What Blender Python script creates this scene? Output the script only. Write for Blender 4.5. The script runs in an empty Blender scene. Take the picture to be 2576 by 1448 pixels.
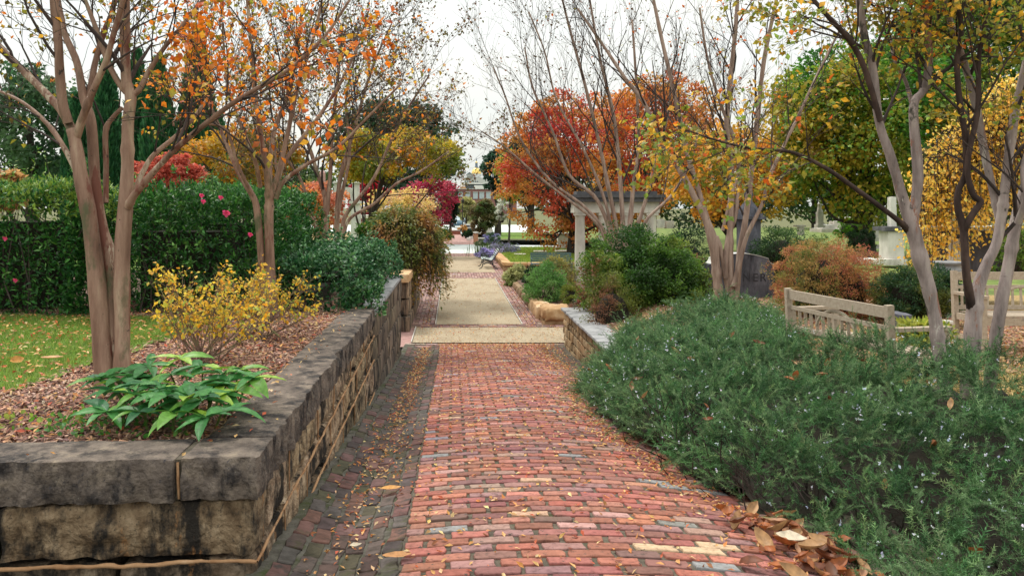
import bpy, math, random
import numpy as np
from mathutils import Vector, Matrix

# ------------------------------------------------------------ camera, sky, sun, exposure
scene = bpy.context.scene
COL = scene.collection
EYE = 2.87          # eye height above the level lower path (m)
F = 2000.0          # focal length in reference units (frame is 2576 wide)
VX, VY = 1139.0, 522.0

cam_d = bpy.data.cameras.new('camera')
cam = bpy.data.objects.new('camera', cam_d)
COL.objects.link(cam)
cam.location = (0, 0, EYE)
cam.rotation_euler = (math.radians(90), 0, 0)
cam_d.sensor_width = 36.0
cam_d.lens = F / 2576.0 * 36.0
cam_d.shift_x = (1288.0 - VX) / 2576.0
cam_d.shift_y = -(724.0 - VY) / 2576.0
cam_d.clip_start = 0.05
cam_d.clip_end = 6000
scene.camera = cam

SUN_EL, SUN_ROT = math.radians(58), math.radians(-40)
world = bpy.data.worlds.new('World')
scene.world = world
world.use_nodes = True
wn, wl = world.node_tree.nodes, world.node_tree.links
wn.clear()
wo = wn.new('ShaderNodeOutputWorld')
sky = wn.new('ShaderNodeTexSky'); sky.sky_type = 'NISHITA'; sky.sun_disc = False
sky.sun_elevation = SUN_EL; sky.sun_rotation = SUN_ROT
b1 = wn.new('ShaderNodeBackground'); b1.inputs['Strength'].default_value = 0.06
wl.new(sky.outputs[0], b1.inputs[0])
# the closed cloud deck: pale, faintly uneven, all round
tc = wn.new('ShaderNodeTexCoord')
mp = wn.new('ShaderNodeMapping'); mp.inputs['Scale'].default_value = (1.2, 1.2, 5.0)
nz = wn.new('ShaderNodeTexNoise'); nz.inputs['Scale'].default_value = 1.6; nz.inputs['Detail'].default_value = 4
cr = wn.new('ShaderNodeValToRGB')
cr.color_ramp.elements[0].position = 0.3; cr.color_ramp.elements[0].color = (0.86, 0.91, 0.90, 1)
cr.color_ramp.elements[1].position = 0.62; cr.color_ramp.elements[1].color = (1.0, 0.985, 0.89, 1)
b2 = wn.new('ShaderNodeBackground'); b2.inputs['Strength'].default_value = 0.49
wl.new(tc.outputs['Generated'], mp.inputs[0]); wl.new(mp.outputs[0], nz.inputs['Vector'])
wl.new(nz.outputs['Fac'], cr.inputs[0])
sx = wn.new('ShaderNodeSeparateXYZ'); wl.new(tc.outputs['Generated'], sx.inputs[0])
gr = wn.new('ShaderNodeMapRange'); gr.inputs[1].default_value = 0.0; gr.inputs[2].default_value = 1.0; gr.inputs[3].default_value = 1.0; gr.inputs[4].default_value = 2.8
wl.new(sx.outputs[2], gr.inputs[0])
sc_ = wn.new('ShaderNodeVectorMath'); sc_.operation = 'SCALE'; wl.new(cr.outputs[0], sc_.inputs[0]); wl.new(gr.outputs[0], sc_.inputs['Scale'])
wl.new(sc_.outputs[0], b2.inputs[0])
ad = wn.new('ShaderNodeMixShader'); ad.inputs[0].default_value = 0.9
wl.new(b1.outputs[0], ad.inputs[1]); wl.new(b2.outputs[0], ad.inputs[2])
wl.new(ad.outputs[0], wo.inputs['Surface'])

sun_d = bpy.data.lights.new('sun', 'SUN')
sun_d.energy = 1.5; sun_d.angle = math.radians(14); sun_d.color = (1.0, 0.95, 0.86)
sun = bpy.data.objects.new('sun', sun_d); COL.objects.link(sun)
sun.rotation_euler = (math.pi / 2 - SUN_EL, 0, math.pi - SUN_ROT + math.radians(0))
_sd = Vector((math.sin(SUN_ROT) * math.cos(SUN_EL), math.cos(SUN_ROT) * math.cos(SUN_EL), math.sin(SUN_EL)))
sun.rotation_euler = (-_sd).to_track_quat('-Z', 'Y').to_euler()

scene.view_settings.view_transform = 'Standard'
scene.view_settings.look = 'None'
scene.view_settings.gamma = 1.0
scene.view_settings.use_curve_mapping = False
scene.view_settings.exposure = 0.86

# ------------------------------------------------------------ helpers
RNG = np.random.default_rng(7)
random.seed(7)

def W(px, py, Y):
    """survey helper: a sight line at reference coordinates px, py meets depth Y"""
    return np.array([(px - VX) * Y / F, Y, EYE - (py - VY) * Y / F])

def tag(o, label=None, cat=None, group=None, kind=None):
    if label: o['label'] = label
    if cat: o['category'] = cat
    if group: o['group'] = group
    if kind: o['kind'] = kind
    return o

def thing(name, label, cat, loc=(0, 0, 0), group=None):
    o = bpy.data.objects.new(name, None)
    COL.objects.link(o); o.location = tuple(float(v) for v in loc); o.empty_display_size = 0.1
    return tag(o, label, cat, group)

def hash3(ix, iy, iz, seed):
    h = (ix.astype(np.int64) * 374761393 + iy.astype(np.int64) * 668265263 + iz.astype(np.int64) * 2147483647 + seed * 974711) & 0x7fffffff
    h = ((h ^ (h >> 13)) * 1274126177) & 0x7fffffff
    h = (h ^ (h >> 16)) & 0xffffff
    return h / float(0xffffff)

def vnoise(p, seed=0):
    p = np.asarray(p, float); i = np.floor(p); f = p - i; f = f * f * (3 - 2 * f)
    ix, iy, iz = i[..., 0], i[..., 1], i[..., 2]
    r = 0
    for dx in (0, 1):
        for dy in (0, 1):
            for dz in (0, 1):
                w = (f[..., 0] if dx else 1 - f[..., 0]) * (f[..., 1] if dy else 1 - f[..., 1]) * (f[..., 2] if dz else 1 - f[..., 2])
                r = r + w * hash3(ix + dx, iy + dy, iz + dz, seed)
    return r

def fbm(p, seed=0, oct=3):
    a, s, t = 0.5, 0, 0
    p = np.asarray(p, float)
    for k in range(oct):
        s = s + a * vnoise(p * 2 ** k, seed + k * 17); t += a; a *= .55
    return s / t

def sstep(a, b, x):
    t = np.clip((x - a) / (b - a), 0, 1); return t * t * (3 - 2 * t)

def build(name, V, Fs, mat, parent=None, tint=None, smooth=False, kind=None, label=None):
    """V (n,3) world coordinates, Fs list of index arrays (m,k) -> one mesh object"""
    V = np.asarray(V, float)
    if parent is not None:
        V = V - world_loc(parent)
    me = mesh_data(name, V, Fs, mat, tint, smooth)
    o = bpy.data.objects.new(name, me); COL.objects.link(o)
    if parent is not None: o.parent = parent
    if kind: o['kind'] = kind
    if label: o['label'] = label
    return o

def world_loc(o):
    l = np.zeros(3)
    while o is not None:
        l = l + np.array(o.location); o = o.parent
    return l

def mesh_data(name, V, Fs, mat, tint=None, smooth=False):
    if isinstance(Fs, np.ndarray): Fs = [Fs]
    Fs = [np.asarray(f, np.int32) for f in Fs if len(f)]
    me = bpy.data.meshes.new(name)
    me.vertices.add(len(V)); me.vertices.foreach_set('co', np.ascontiguousarray(V, np.float32).ravel())
    loops = np.concatenate([f.ravel() for f in Fs])
    tot = np.concatenate([np.full(len(f), f.shape[1], np.int32) for f in Fs])
    st = np.concatenate([[0], np.cumsum(tot)[:-1]]).astype(np.int32)
    me.loops.add(len(loops)); me.loops.foreach_set('vertex_index', loops.astype(np.int32))
    me.polygons.add(len(tot)); me.polygons.foreach_set('loop_start', st); me.polygons.foreach_set('loop_total', tot)
    me.polygons.foreach_set('use_smooth', np.full(len(tot), bool(smooth)))
    me.update(calc_edges=True)
    if tint is not None:
        a = me.attributes.new('tint', 'FLOAT_COLOR', 'POINT')
        t = np.asarray(tint, np.float32)
        if t.ndim == 1: t = np.tile(t, (len(V), 1))
        if t.shape[1] == 3: t = np.concatenate([t, np.ones((len(t), 1), np.float32)], 1)
        a.data.foreach_set('color', np.ascontiguousarray(t).ravel())
    me.materials.append(mat)
    return me

class Geo:
    """collects pieces of geometry that become ONE mesh object"""
    def __init__(s): s.V = []; s.Q = []; s.T = []; s.C = []; s.n = 0
    def add(s, V, Q=None, T=None, tint=None):
        V = np.asarray(V, float).reshape(-1, 3)
        if Q is not None and len(Q): s.Q.append(np.asarray(Q, np.int64).reshape(-1, 4) + s.n)
        if T is not None and len(T): s.T.append(np.asarray(T, np.int64).reshape(-1, 3) + s.n)
        s.V.append(V)
        if tint is not None:
            t = np.asarray(tint, float)
            s.C.append(np.tile(t, (len(V), 1)) if t.ndim == 1 else t)
        s.n += len(V); return s
    def box(s, x0, x1, y0, y1, z0, z1, tint=None, rot=0, piv=None):
        v = np.array([[x, y, z] for z in (z0, z1) for y in (y0, y1) for x in (x0, x1)], float)
        if rot:
            c, sn = math.cos(rot), math.sin(rot); p = np.array(piv if piv is not None else ((x0 + x1) / 2, (y0 + y1) / 2))
            d = v[:, :2] - p; v[:, 0] = p[0] + d[:, 0] * c - d[:, 1] * sn; v[:, 1] = p[1] + d[:, 0] * sn + d[:, 1] * c
        q = [[0, 2, 3, 1], [4, 5, 7, 6], [0, 1, 5, 4], [2, 6, 7, 3], [0, 4, 6, 2], [1, 3, 7, 5]]
        return s.add(v, Q=q, tint=tint)
    def bar(s, a, b, w, h, tint=None):
        """box from a to b with width w (horizontal) and height h"""
        a, b = np.array(a, float), np.array(b, float); d = b - a; L = np.linalg.norm(d); d /= L
        up = np.array([0, 0, 1.]) if abs(d[2]) < .95 else np.array([0, 1., 0])
        r = np.cross(d, up); r /= np.linalg.norm(r); u = np.cross(r, d)
        v = [p + r * sx * w / 2 + u * sz * h / 2 for p in (a, b) for sz in (-1, 1) for sx in (-1, 1)]
        q = [[0, 1, 3, 2], [4, 6, 7, 5], [0, 4, 5, 1], [2, 3, 7, 6], [0, 2, 6, 4], [1, 5, 7, 3]]
        return s.add(v, Q=q, tint=tint)
    def tube(s, P, R, n=6, tint=None, cap=True, wob=0.0):
        P = np.asarray(P, float); R = np.broadcast_to(np.asarray(R, float), (len(P),))
        T = np.gradient(P, axis=0); T /= np.linalg.norm(T, axis=1)[:, None] + 1e-9
        up = np.array([0.31, 0.93, 0.17]); ang = np.arange(n) * 2 * math.pi / n
        A = np.cross(T, up); A /= np.linalg.norm(A, axis=1)[:, None] + 1e-9; B = np.cross(T, A)
        V = P[:, None] + R[:, None, None] * (np.cos(ang)[None, :, None] * A[:, None] + np.sin(ang)[None, :, None] * B[:, None])
        if wob: V = V + (vnoise(V * 9, 5)[..., None] - .5) * wob * (V - P[:, None])
        m = len(P); i = np.arange(m - 1)[:, None] * n; j = np.arange(n)[None]; k = (j + 1) % n
        Q = np.stack([i + j, i + k, i + n + k, i + n + j], -1).reshape(-1, 4)
        V = V.reshape(-1, 3)
        tt = None
        if cap:
            V = np.concatenate([V, P[-1:] + T[-1:] * R[-1] * .3]); l = (m - 1) * n
            T3 = np.stack([l + np.arange(n), l + (np.arange(n) + 1) % n, np.full(n, len(V) - 1)], 1)
        else: T3 = None
        return s.add(V, Q=Q, T=T3, tint=tint)
    def lathe(s, c, prof, n=16, tint=None):
        """profile list of (r, z) about the vertical through c"""
        prof = np.array(prof, float); a = np.arange(n) * 2 * math.pi / n
        V = np.stack([c[0] + prof[:, 0:1] * np.cos(a), c[1] + prof[:, 0:1] * np.sin(a), np.repeat(c[2] + prof[:, 1:2], n, 1)], -1).reshape(-1, 3)
        m = len(prof); i = np.arange(m - 1)[:, None] * n; j = np.arange(n)[None]; k = (j + 1) % n
        Q = np.stack([i + j, i + k, i + n + k, i + n + j], -1).reshape(-1, 4)
        return s.add(V, Q=Q, tint=tint)
    def out(s, name, mat, parent=None, smooth=False, kind=None, label=None):
        V = np.concatenate(s.V); Fs = []
        if s.Q: Fs.append(np.concatenate(s.Q))
        if s.T: Fs.append(np.concatenate(s.T))
        return build(name, V, Fs, mat, parent, np.concatenate(s.C) if s.C else None, smooth, kind, label)

def grid_sheet(name, xs, ys, zf, mat, parent=None, kind='structure', smooth=True, tint=None):
    X, Y = np.meshgrid(xs, ys); Z = zf(X, Y)
    V = np.stack([X, Y, Z], -1).reshape(-1, 3); nx, ny = len(xs), len(ys)
    i = (np.arange(ny - 1)[:, None] * nx + np.arange(nx - 1)[None]).reshape(-1)
    Q = np.stack([i, i + 1, i + nx + 1, i + nx], 1)
    return build(name, V, [Q], mat, parent, smooth=smooth, kind=kind)

# ---- scattering small templates (leaves, needles, chips) into one mesh
def frames(d, roll, up=(0, 0, 1)):
    """rotation matrices whose local +X follows d, local Z as near to up as roll allows"""
    d = d / (np.linalg.norm(d, axis=1)[:, None] + 1e-9)
    u = np.tile(np.array(up, float), (len(d), 1)); s = np.cross(u, d); bad = np.linalg.norm(s, axis=1) < .05
    s[bad] = np.cross(np.array([1., .2, 0]), d[bad]); s /= np.linalg.norm(s, axis=1)[:, None]; n = np.cross(d, s)
    c, q = np.cos(roll)[:, None], np.sin(roll)[:, None]
    s2 = s * c + n * q; n2 = n * c - s * q
    return np.stack([d, s2, n2], -1)

def scatter(geo, tv, tf, pos, R, size, tint, tmul=None):
    N = len(pos)
    if N == 0: return
    tv = np.asarray(tv, float); k = len(tv); size = np.broadcast_to(size, (N,))
    V = np.einsum('nij,kj->nki', R, tv) * size[:, None, None] + pos[:, None]
    Fc = np.asarray(tf)[None] + (np.arange(N) * k)[:, None, None]
    C = np.repeat(tint[:, None], k, 1)
    if tmul is not None: C = C * np.asarray(tmul)[None, :, None]
    if Fc.shape[2] == 3: geo.add(V.reshape(-1, 3), T=Fc.reshape(-1, 3), tint=C.reshape(-1, 3))
    else: geo.add(V.reshape(-1, 3), Q=Fc.reshape(-1, 4), tint=C.reshape(-1, 3))

LEAF_V = [(0, 0, 0), (.35, .2, .06), (.35, -.2, .06), (1, 0, -.06), (.45, 0, 0)]
LEAF_F = [(0, 4, 1), (1, 4, 3), (0, 2, 4), (2, 3, 4)]
WIDE_V = [(0, 0, 0), (.45, .34, .08), (.45, -.34, .08), (1, 0, -.1)]
WIDE_F = [(0, 2, 1), (1, 2, 3)]
ROUND_V = [(0, 0, 0), (.3, .36, .05), (.75, .3, .02), (1, 0, -.06), (.75, -.3, .02), (.3, -.36, .05)]
BLADE_V = [(0, .02, 0), (0, -.02, 0), (.5, .028, .02), (.5, -.028, .02), (1, 0, 0)]
BLADE_F = [(0, 1, 2), (1, 3, 2), (2, 3, 4)]
ROUND_F = [(0, 5, 4), (0, 4, 3), (0, 3, 2), (0, 2, 1)]
def _star():
    v = [(0, 0, 0)]; r = [1, .45, .95, .4, .7, .3, .7, .4, .95, .45]
    for k in range(10):
        a = k * 2 * math.pi / 10; v.append((.5 * r[k] * math.cos(a) + .4, .5 * r[k] * math.sin(a), .05 * (k % 2)))
    return v, [(0, 1 + k, 1 + (k + 1) % 10) for k in range(10)]
def rand_dirs(n, rng, up=0.0):
    d = rng.normal(size=(n, 3)); d[:, 2] += up; return d / np.linalg.norm(d, axis=1)[:, None]
def pick(pal, w, rng, n, jit=.25):
    pal = np.array(pal, float); w = np.array(w, float) / sum(w)
    c = pal[rng.choice(len(pal), n, p=w)]
    return np.clip(c * (1 + rng.uniform(-jit, jit, (n, 1))) * (1 + rng.uniform(-.1, .1, (n, 3))), 0, .9)

# ------------------------------------------------------------ materials
def newmat(name):
    m = bpy.data.materials.new(name); m.use_nodes = True; nt = m.node_tree
    for n in list(nt.nodes): nt.nodes.remove(n)
    out = nt.nodes.new('ShaderNodeOutputMaterial'); p = nt.nodes.new('ShaderNodeBsdfPrincipled')
    nt.links.new(p.outputs[0], out.inputs['Surface'])
    return m, nt, p, out

def N(nt, t, **kw):
    n = nt.nodes.new(t)
    for k, v in kw.items():
        if hasattr(n, k): setattr(n, k, v)
        else: n.inputs[k].default_value = v
    return n

def leafmat(name, rough=.5, transl=.42, spec=.4, tcol=1.35):
    m, nt, p, out = newmat(name)
    a = N(nt, 'ShaderNodeAttribute', attribute_name='tint')
    g = N(nt, 'ShaderNodeNewGeometry'); ns = N(nt, 'ShaderNodeTexNoise', Scale=34.0, Detail=2.0)
    nt.links.new(g.outputs['Position'], ns.inputs['Vector'])
    mr = N(nt, 'ShaderNodeMapRange'); mr.inputs[1].default_value = .3; mr.inputs[2].default_value = .7; mr.inputs[3].default_value = .7; mr.inputs[4].default_value = 1.25
    nt.links.new(ns.outputs['Fac'], mr.inputs[0])
    mu = N(nt, 'ShaderNodeVectorMath', operation='SCALE'); nt.links.new(a.outputs['Color'], mu.inputs[0]); nt.links.new(mr.outputs[0], mu.inputs['Scale'])
    nt.links.new(mu.outputs[0], p.inputs['Base Color'])
    p.inputs['Roughness'].default_value = rough; p.inputs['Specular IOR Level'].default_value = spec
    t = N(nt, 'ShaderNodeBsdfTranslucent'); sc = N(nt, 'ShaderNodeVectorMath', operation='SCALE'); sc.inputs['Scale'].default_value = tcol
    nt.links.new(mu.outputs[0], sc.inputs[0]); nt.links.new(sc.outputs[0], t.inputs['Color'])
    mx = N(nt, 'ShaderNodeMixShader'); mx.inputs[0].default_value = transl
    nt.links.new(p.outputs[0], mx.inputs[1]); nt.links.new(t.outputs[0], mx.inputs[2]); nt.links.new(mx.outputs[0], out.inputs['Surface'])
    return m

def ramp(nt, src, stops):
    r = N(nt, 'ShaderNodeValToRGB'); el = r.color_ramp.elements
    while len(el) < len(stops): el.new(.5)
    for e, (p, c) in zip(el, stops): e.position = p; e.color = (*c, 1)
    nt.links.new(src, r.inputs[0]); return r

def stonemat(name, stops, scale=3.0, stretch=(1, 1, 1), detail=8, rough=.9, bump=.3, bscale=25.0, attr=False, dark=None, bdist=.01):
    """noise-ramped mineral surface; dark=(colour, scale, lo, hi, stretch) adds stains with a shape of their own"""
    m, nt, p, out = newmat(name)
    g = N(nt, 'ShaderNodeNewGeometry'); mp = N(nt, 'ShaderNodeMapping'); mp.inputs['Scale'].default_value = stretch
    nt.links.new(g.outputs['Position'], mp.inputs[0])
    n1 = N(nt, 'ShaderNodeTexNoise', Scale=scale, Detail=float(detail), Roughness=.65); nt.links.new(mp.outputs[0], n1.inputs['Vector'])
    r = ramp(nt, n1.outputs['Fac'], stops); colr = r.outputs[0]
    if attr:
        a = N(nt, 'ShaderNodeAttribute', attribute_name='tint')
        mx = N(nt, 'ShaderNodeMix', data_type='RGBA', blend_type='MULTIPLY'); mx.inputs[0].default_value = 1
        nt.links.new(colr, mx.inputs[6]); nt.links.new(a.outputs['Color'], mx.inputs[7]); colr = mx.outputs[2]
    for dk in (dark or []):
        dc, ds, lo, hi, st = dk
        mp2 = N(nt, 'ShaderNodeMapping'); mp2.inputs['Scale'].default_value = st; mp2.inputs['Location'].default_value = (ds, 3.1, 7.7)
        nt.links.new(g.outputs['Position'], mp2.inputs[0])
        n2 = N(nt, 'ShaderNodeTexNoise', Scale=ds, Detail=12.0, Roughness=.7); nt.links.new(mp2.outputs[0], n2.inputs['Vector'])
        mr = N(nt, 'ShaderNodeMapRange'); mr.inputs[1].default_value = lo; mr.inputs[2].default_value = hi
        nt.links.new(n2.outputs['Fac'], mr.inputs[0])
        mx = N(nt, 'ShaderNodeMix', data_type='RGBA'); nt.links.new(mr.outputs[0], mx.inputs[0])
        nt.links.new(colr, mx.inputs[6]); mx.inputs[7].default_value = (*dc, 1); colr = mx.outputs[2]
    nt.links.new(colr, p.inputs['Base Color']); p.inputs['Roughness'].default_value = rough
    p.inputs['Specular IOR Level'].default_value = .3
    n3 = N(nt, 'ShaderNodeTexNoise', Scale=bscale, Detail=5.0); nt.links.new(mp.outputs[0], n3.inputs['Vector'])
    b = N(nt, 'ShaderNodeBump', Strength=bump, Distance=bdist); nt.links.new(n3.outputs['Fac'], b.inputs['Height']); nt.links.new(b.outputs[0], p.inputs['Normal'])
    return m

M = {}
M['leaf'] = leafmat('leaf_surface')
M['gloss'] = leafmat('glossy_leaf', rough=.42, transl=.2, spec=.28)
M['needle'] = leafmat('needle_surface', rough=.6, transl=.25)
M['chip'] = leafmat('bark_chip', rough=.8, transl=0.0, spec=.3)
M['deadleaf'] = leafmat('dry_leaf', rough=.55, transl=.15)
M['bark'] = stonemat('smooth_bark', [(.3, (.09, .05, .033)), (.44, (.20, .115, .08)), (.57, (.31, .195, .14)), (.72, (.45, .34, .24))], scale=9, detail=10, stretch=(1, 1, .16), bump=.6, bscale=22, rough=.65,
    dark=[((.10, .10, .05), 4.0, .56, .66, (1, 1, .5)), ((.17, .065, .045), 4.0, .56, .59, (1, 1, .25)), ((.44, .36, .27), 5.0, .60, .62, (1, 1, .22)), ((.045, .032, .025), 16.0, .63, .66, (1, 1, .7))])
M['bark_lilac'] = stonemat('grey_lilac_bark', [(.3, (.10, .075, .07)), (.46, (.24, .19, .18)), (.58, (.36, .29, .275)), (.72, (.48, .41, .36))], scale=9, detail=10, stretch=(1, 1, .2), bump=.6, bscale=22, rough=.65,
    dark=[((.06, .055, .045), 6.0, .58, .64, (1, 1, .5)), ((.27, .13, .09), 4.0, .57, .60, (1, 1, .3)), ((.50, .44, .40), 6.0, .60, .62, (1, 1, .3)), ((.05, .04, .035), 18.0, .63, .66, (.4, .4, 1.6))])
M['bark_pale'] = stonemat('pale_tan_bark', [(.3, (.12, .08, .065)), (.46, (.25, .17, .135)), (.6, (.37, .27, .22)), (.75, (.50, .40, .33))], scale=9, detail=10, stretch=(1, 1, .16), bump=.5, bscale=22, rough=.65,
    dark=[((.13, .12, .07), 3.0, .57, .72, (1, 1, .5))])
M['bark_wet'] = stonemat('dark_wet_bark', [(.3, (.02, .013, .011)), (.5, (.05, .032, .028)), (.7, (.12, .075, .06))], scale=8, stretch=(1, 1, .3), bump=.6, bscale=22)
M['bark_dark'] = stonemat('dark_bark', [(.3, (.02, .017, .014)), (.6, (.07, .055, .045)), (.8, (.12, .10, .08))], scale=6, stretch=(1, 1, .4), bump=.5, bscale=16)
M['twig'] = stonemat('twig_bark', [(.3, (.025, .019, .017)), (.6, (.075, .055, .05)), (.8, (.14, .115, .10))], scale=5, bump=.1)
M['twigshadow'] = stonemat('inner_shade_colour', [(.3, (.008, .008, .005)), (.7, (.03, .024, .016))], scale=20, bump=.8, bscale=30)  # near-black hull colour standing in for the shade inside shrubs
M['brick'] = stonemat('paving_brick', [(.28, (.36, .33, .31)), (.42, (.78, .76, .75)), (.58, (1, 1, 1)), (.75, (1.15, 1.18, 1.2))], scale=30, detail=6, bump=.35, bscale=60, rough=.72, attr=True, bdist=.004,
    dark=[((.055, .042, .035), 26.0, .585, .64, (1, 1, 1)), ((.14, .09, .065), 2.2, .56, .74, (1, 1, 1))])
M['mossbrick'] = stonemat('gutter_brick', [(.3, (.35, .35, .3)), (.6, (1, 1, 1))], scale=12, bump=.4, bscale=50, rough=.75, attr=True, bdist=.005,
    dark=[((.055, .06, .018), 3.5, .55, .68, (1, 1, 1)), ((.04, .033, .03), 9.0, .55, .66, (1, 1, 1))])
M['mortar'] = stonemat('path_joint', [(.3, (.05, .044, .033)), (.6, (.12, .10, .075))], scale=14, bump=.6, bscale=80, dark=[((.045, .05, .018), 5, .55, .66, (1, 1, 1))])
M['gutterbed'] = stonemat('gutter_mortar', [(.3, (.05, .044, .035)), (.6, (.13, .12, .10))], scale=10, bump=.5, bscale=60, dark=[((.05, .06, .02), 4, .5, .64, (1, 1, 1))])
M['cap'] = stonemat('cap_stone', [(.3, (.065, .05, .042)), (.45, (.12, .095, .08)), (.56, (.175, .14, .115)), (.75, (.30, .24, .18))], scale=9, detail=12, bump=.9, bscale=45, rough=.85, bdist=.018,
    dark=[((.026, .022, .022), 6.0, .47, .60, (1, 1, .6)), ((.32, .33, .27), 55.0, .66, .70, (1, 1, 1)), ((.05, .045, .05), 40.0, .6, .66, (1, 1, 1))])
M['ash'] = stonemat('wall_stone', [(.3, (.07, .048, .03)), (.43, (.17, .12, .075)), (.56, (.29, .22, .145)), (.75, (.43, .35, .25))], scale=11, detail=12, bump=1.0, bscale=28, rough=.9, bdist=.03, attr=True,
    dark=[((.022, .018, .015), 4.5, .47, .57, (1, 1, .4)), ((.40, .19, .07), 4.0, .61, .69, (1, 1, .4)), ((.07, .055, .04), 38.0, .58, .64, (1, 1, .8))])
M['streak'] = stonemat('streaked_wall_stone', [(.3, (.05, .04, .035)), (.5, (.15, .115, .09)), (.62, (.28, .22, .16)), (.8, (.40, .31, .22))], scale=5.5, stretch=(1, 1, .12), bump=.4, bscale=30, attr=True,
    dark=[((.02, .017, .016), 6.0, .46, .60, (1, 1, .1))])
M['bead'] = stonemat('raised_mortar', [(.3, (.26, .13, .06)), (.6, (.44, .26, .14)), (.8, (.56, .40, .27))], scale=9, bump=.3, bscale=60, dark=[((.10, .07, .05), 6, .58, .68, (1, 1, 1))])
M['sandstone'] = stonemat('orange_sandstone', [(.3, (.28, .15, .07)), (.5, (.45, .30, .17)), (.7, (.60, .47, .32))], scale=3, bump=.5, bscale=25, attr=True,
    dark=[((.08, .06, .045), 3.0, .58, .7, (1, 1, .5))])
M['greycap'] = stonemat('grey_flagstone', [(.3, (.16, .16, .17)), (.6, (.34, .34, .35)), (.8, (.46, .45, .43))], scale=4, bump=.3, dark=[((.10, .09, .09), 5, .56, .7, (1, 1, 1))])
M['gravel'] = stonemat('pea_gravel', [(.28, (.16, .12, .085)), (.43, (.30, .24, .165)), (.56, (.41, .335, .23)), (.75, (.58, .49, .36))], scale=42, detail=3, bump=.6, bscale=130, dark=[((.25, .185, .115), 1.6, .5, .72, (1, .45, 1)), ((.22, .15, .09), 9.0, .58, .72, (1, 1, 1))])
M['soil'] = stonemat('mulch_soil', [(.3, (.05, .03, .022)), (.6, (.15, .085, .065)), (.8, (.25, .16, .13))], scale=30, bump=1, bscale=60)
M['lawn'] = stonemat('lawn_ground', [(.3, (.05, .09, .015)), (.55, (.13, .22, .03)), (.8, (.24, .30, .06))], scale=7, bump=.8, bscale=90)
M['leafyground'] = stonemat('leafy_ground', [(.3, (.16, .11, .04)), (.5, (.34, .24, .10)), (.7, (.50, .37, .18)), (.85, (.30, .30, .08))], scale=22, bump=.8, bscale=80)
M['earth'] = stonemat('earth', [(.3, (.06, .07, .025)), (.6, (.13, .13, .05)), (.8, (.20, .17, .09))], scale=.8, bump=.4)
M['asphalt_pale'] = stonemat('pale_worn_road', [(.3, (.44, .47, .46)), (.6, (.58, .62, .60)), (.8, (.68, .70, .68))], scale=2, stretch=(.4, 2, 1), bump=.15)
M['marble'] = stonemat('weathered_marble', [(.3, (.38, .38, .36)), (.55, (.62, .61, .57)), (.8, (.74, .72, .68))], scale=3, stretch=(1, 1, .5), bump=.2, rough=.6, dark=[((.20, .19, .17), 2.5, .58, .74, (1, 1, .3))])
M['lime'] = stonemat('stained_limestone', [(.3, (.42, .40, .36)), (.6, (.64, .61, .55)), (.8, (.74, .70, .64))], scale=2.5, stretch=(1, 1, .4), bump=.2, dark=[((.24, .22, .19), 2.0, .56, .74, (1, 1, .3))])
M['darkgranite'] = stonemat('weathered_granite', [(.3, (.045, .047, .058)), (.55, (.10, .10, .125)), (.75, (.20, .20, .23))], scale=3.5, stretch=(1, 1, .5), bump=.3, bscale=60, dark=[((.02, .02, .026), 2.5, .52, .64, (1, 1, .22))])
M['paleedge'] = stonemat('pale_granite_edge', [(.3, (.4, .4, .4)), (.7, (.65, .65, .63))], scale=5, bump=.1)
M['inkgroove'] = stonemat('letter_groove', [(.3, (.022, .022, .028)), (.7, (.045, .045, .055))], scale=5, bump=.1)
M['roofslab'] = stonemat('dark_slab', [(.3, (.05, .05, .058)), (.6, (.11, .11, .12)), (.8, (.2, .19, .19))], scale=4, stretch=(1, 1, .3), bump=.2)
M['teak'] = stonemat('weathered_teak', [(.3, (.30, .24, .18)), (.5, (.38, .31, .24)), (.75, (.46, .39, .31))], scale=30, stretch=(1, 1, 1), bump=0.0, dark=[((.20, .17, .14), 6, .62, .7, (1, 1, 1))])
M['iron'] = stonemat('dark_painted_iron', [(.3, (.010, .018, .022)), (.7, (.022, .035, .04))], scale=5, bump=.1, rough=.5)
M['bluegreen'] = stonemat('blue_green_paint', [(.3, (.05, .10, .12)), (.7, (.10, .17, .19))], scale=5, bump=.1, rough=.5)
M['slatpale'] = stonemat('pale_slat_paint', [(.3, (.34, .42, .42)), (.7, (.5, .56, .55))], scale=5, bump=.1, rough=.5)
M['redbrickwall'] = stonemat('red_brick_face', [(.3, (.20, .07, .05)), (.6, (.34, .13, .09)), (.8, (.42, .19, .13))], scale=6, bump=.3)
M['drive'] = stonemat('brick_drive', [(.3, (.24, .13, .12)), (.5, (.36, .21, .19)), (.75, (.46, .32, .28))], scale=5, bump=.2)
M['gold'] = newmat('gilded_dome')[0]
_p = [n for n in M['gold'].node_tree.nodes if n.type == 'BSDF_PRINCIPLED'][0]
_p.inputs['Base Color'].default_value = (.85, .60, .18, 1); _p.inputs['Metallic'].default_value = .35; _p.inputs['Roughness'].default_value = .35
def flat(name, c, rough=.7, metal=0):
    m, nt, p, o = newmat(name)
    g = N(nt, 'ShaderNodeNewGeometry'); n = N(nt, 'ShaderNodeTexNoise', Scale=3.0, Detail=4.0); nt.links.new(g.outputs['Position'], n.inputs['Vector'])
    r = ramp(nt, n.outputs['Fac'], [(.3, tuple(v * .8 for v in c)), (.7, tuple(min(1, v * 1.15) for v in c))])
    nt.links.new(r.outputs[0], p.inputs['Base Color']); p.inputs['Roughness'].default_value = rough; p.inputs['Metallic'].default_value = metal
    return m
M['steel'] = flat('galvanised_steel', (.42, .45, .46), .5)
M['palewall'] = flat('pale_masonry', (.55, .57, .56))
M['slate'] = flat('slate_blue_cladding', (.16, .20, .25))
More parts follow.
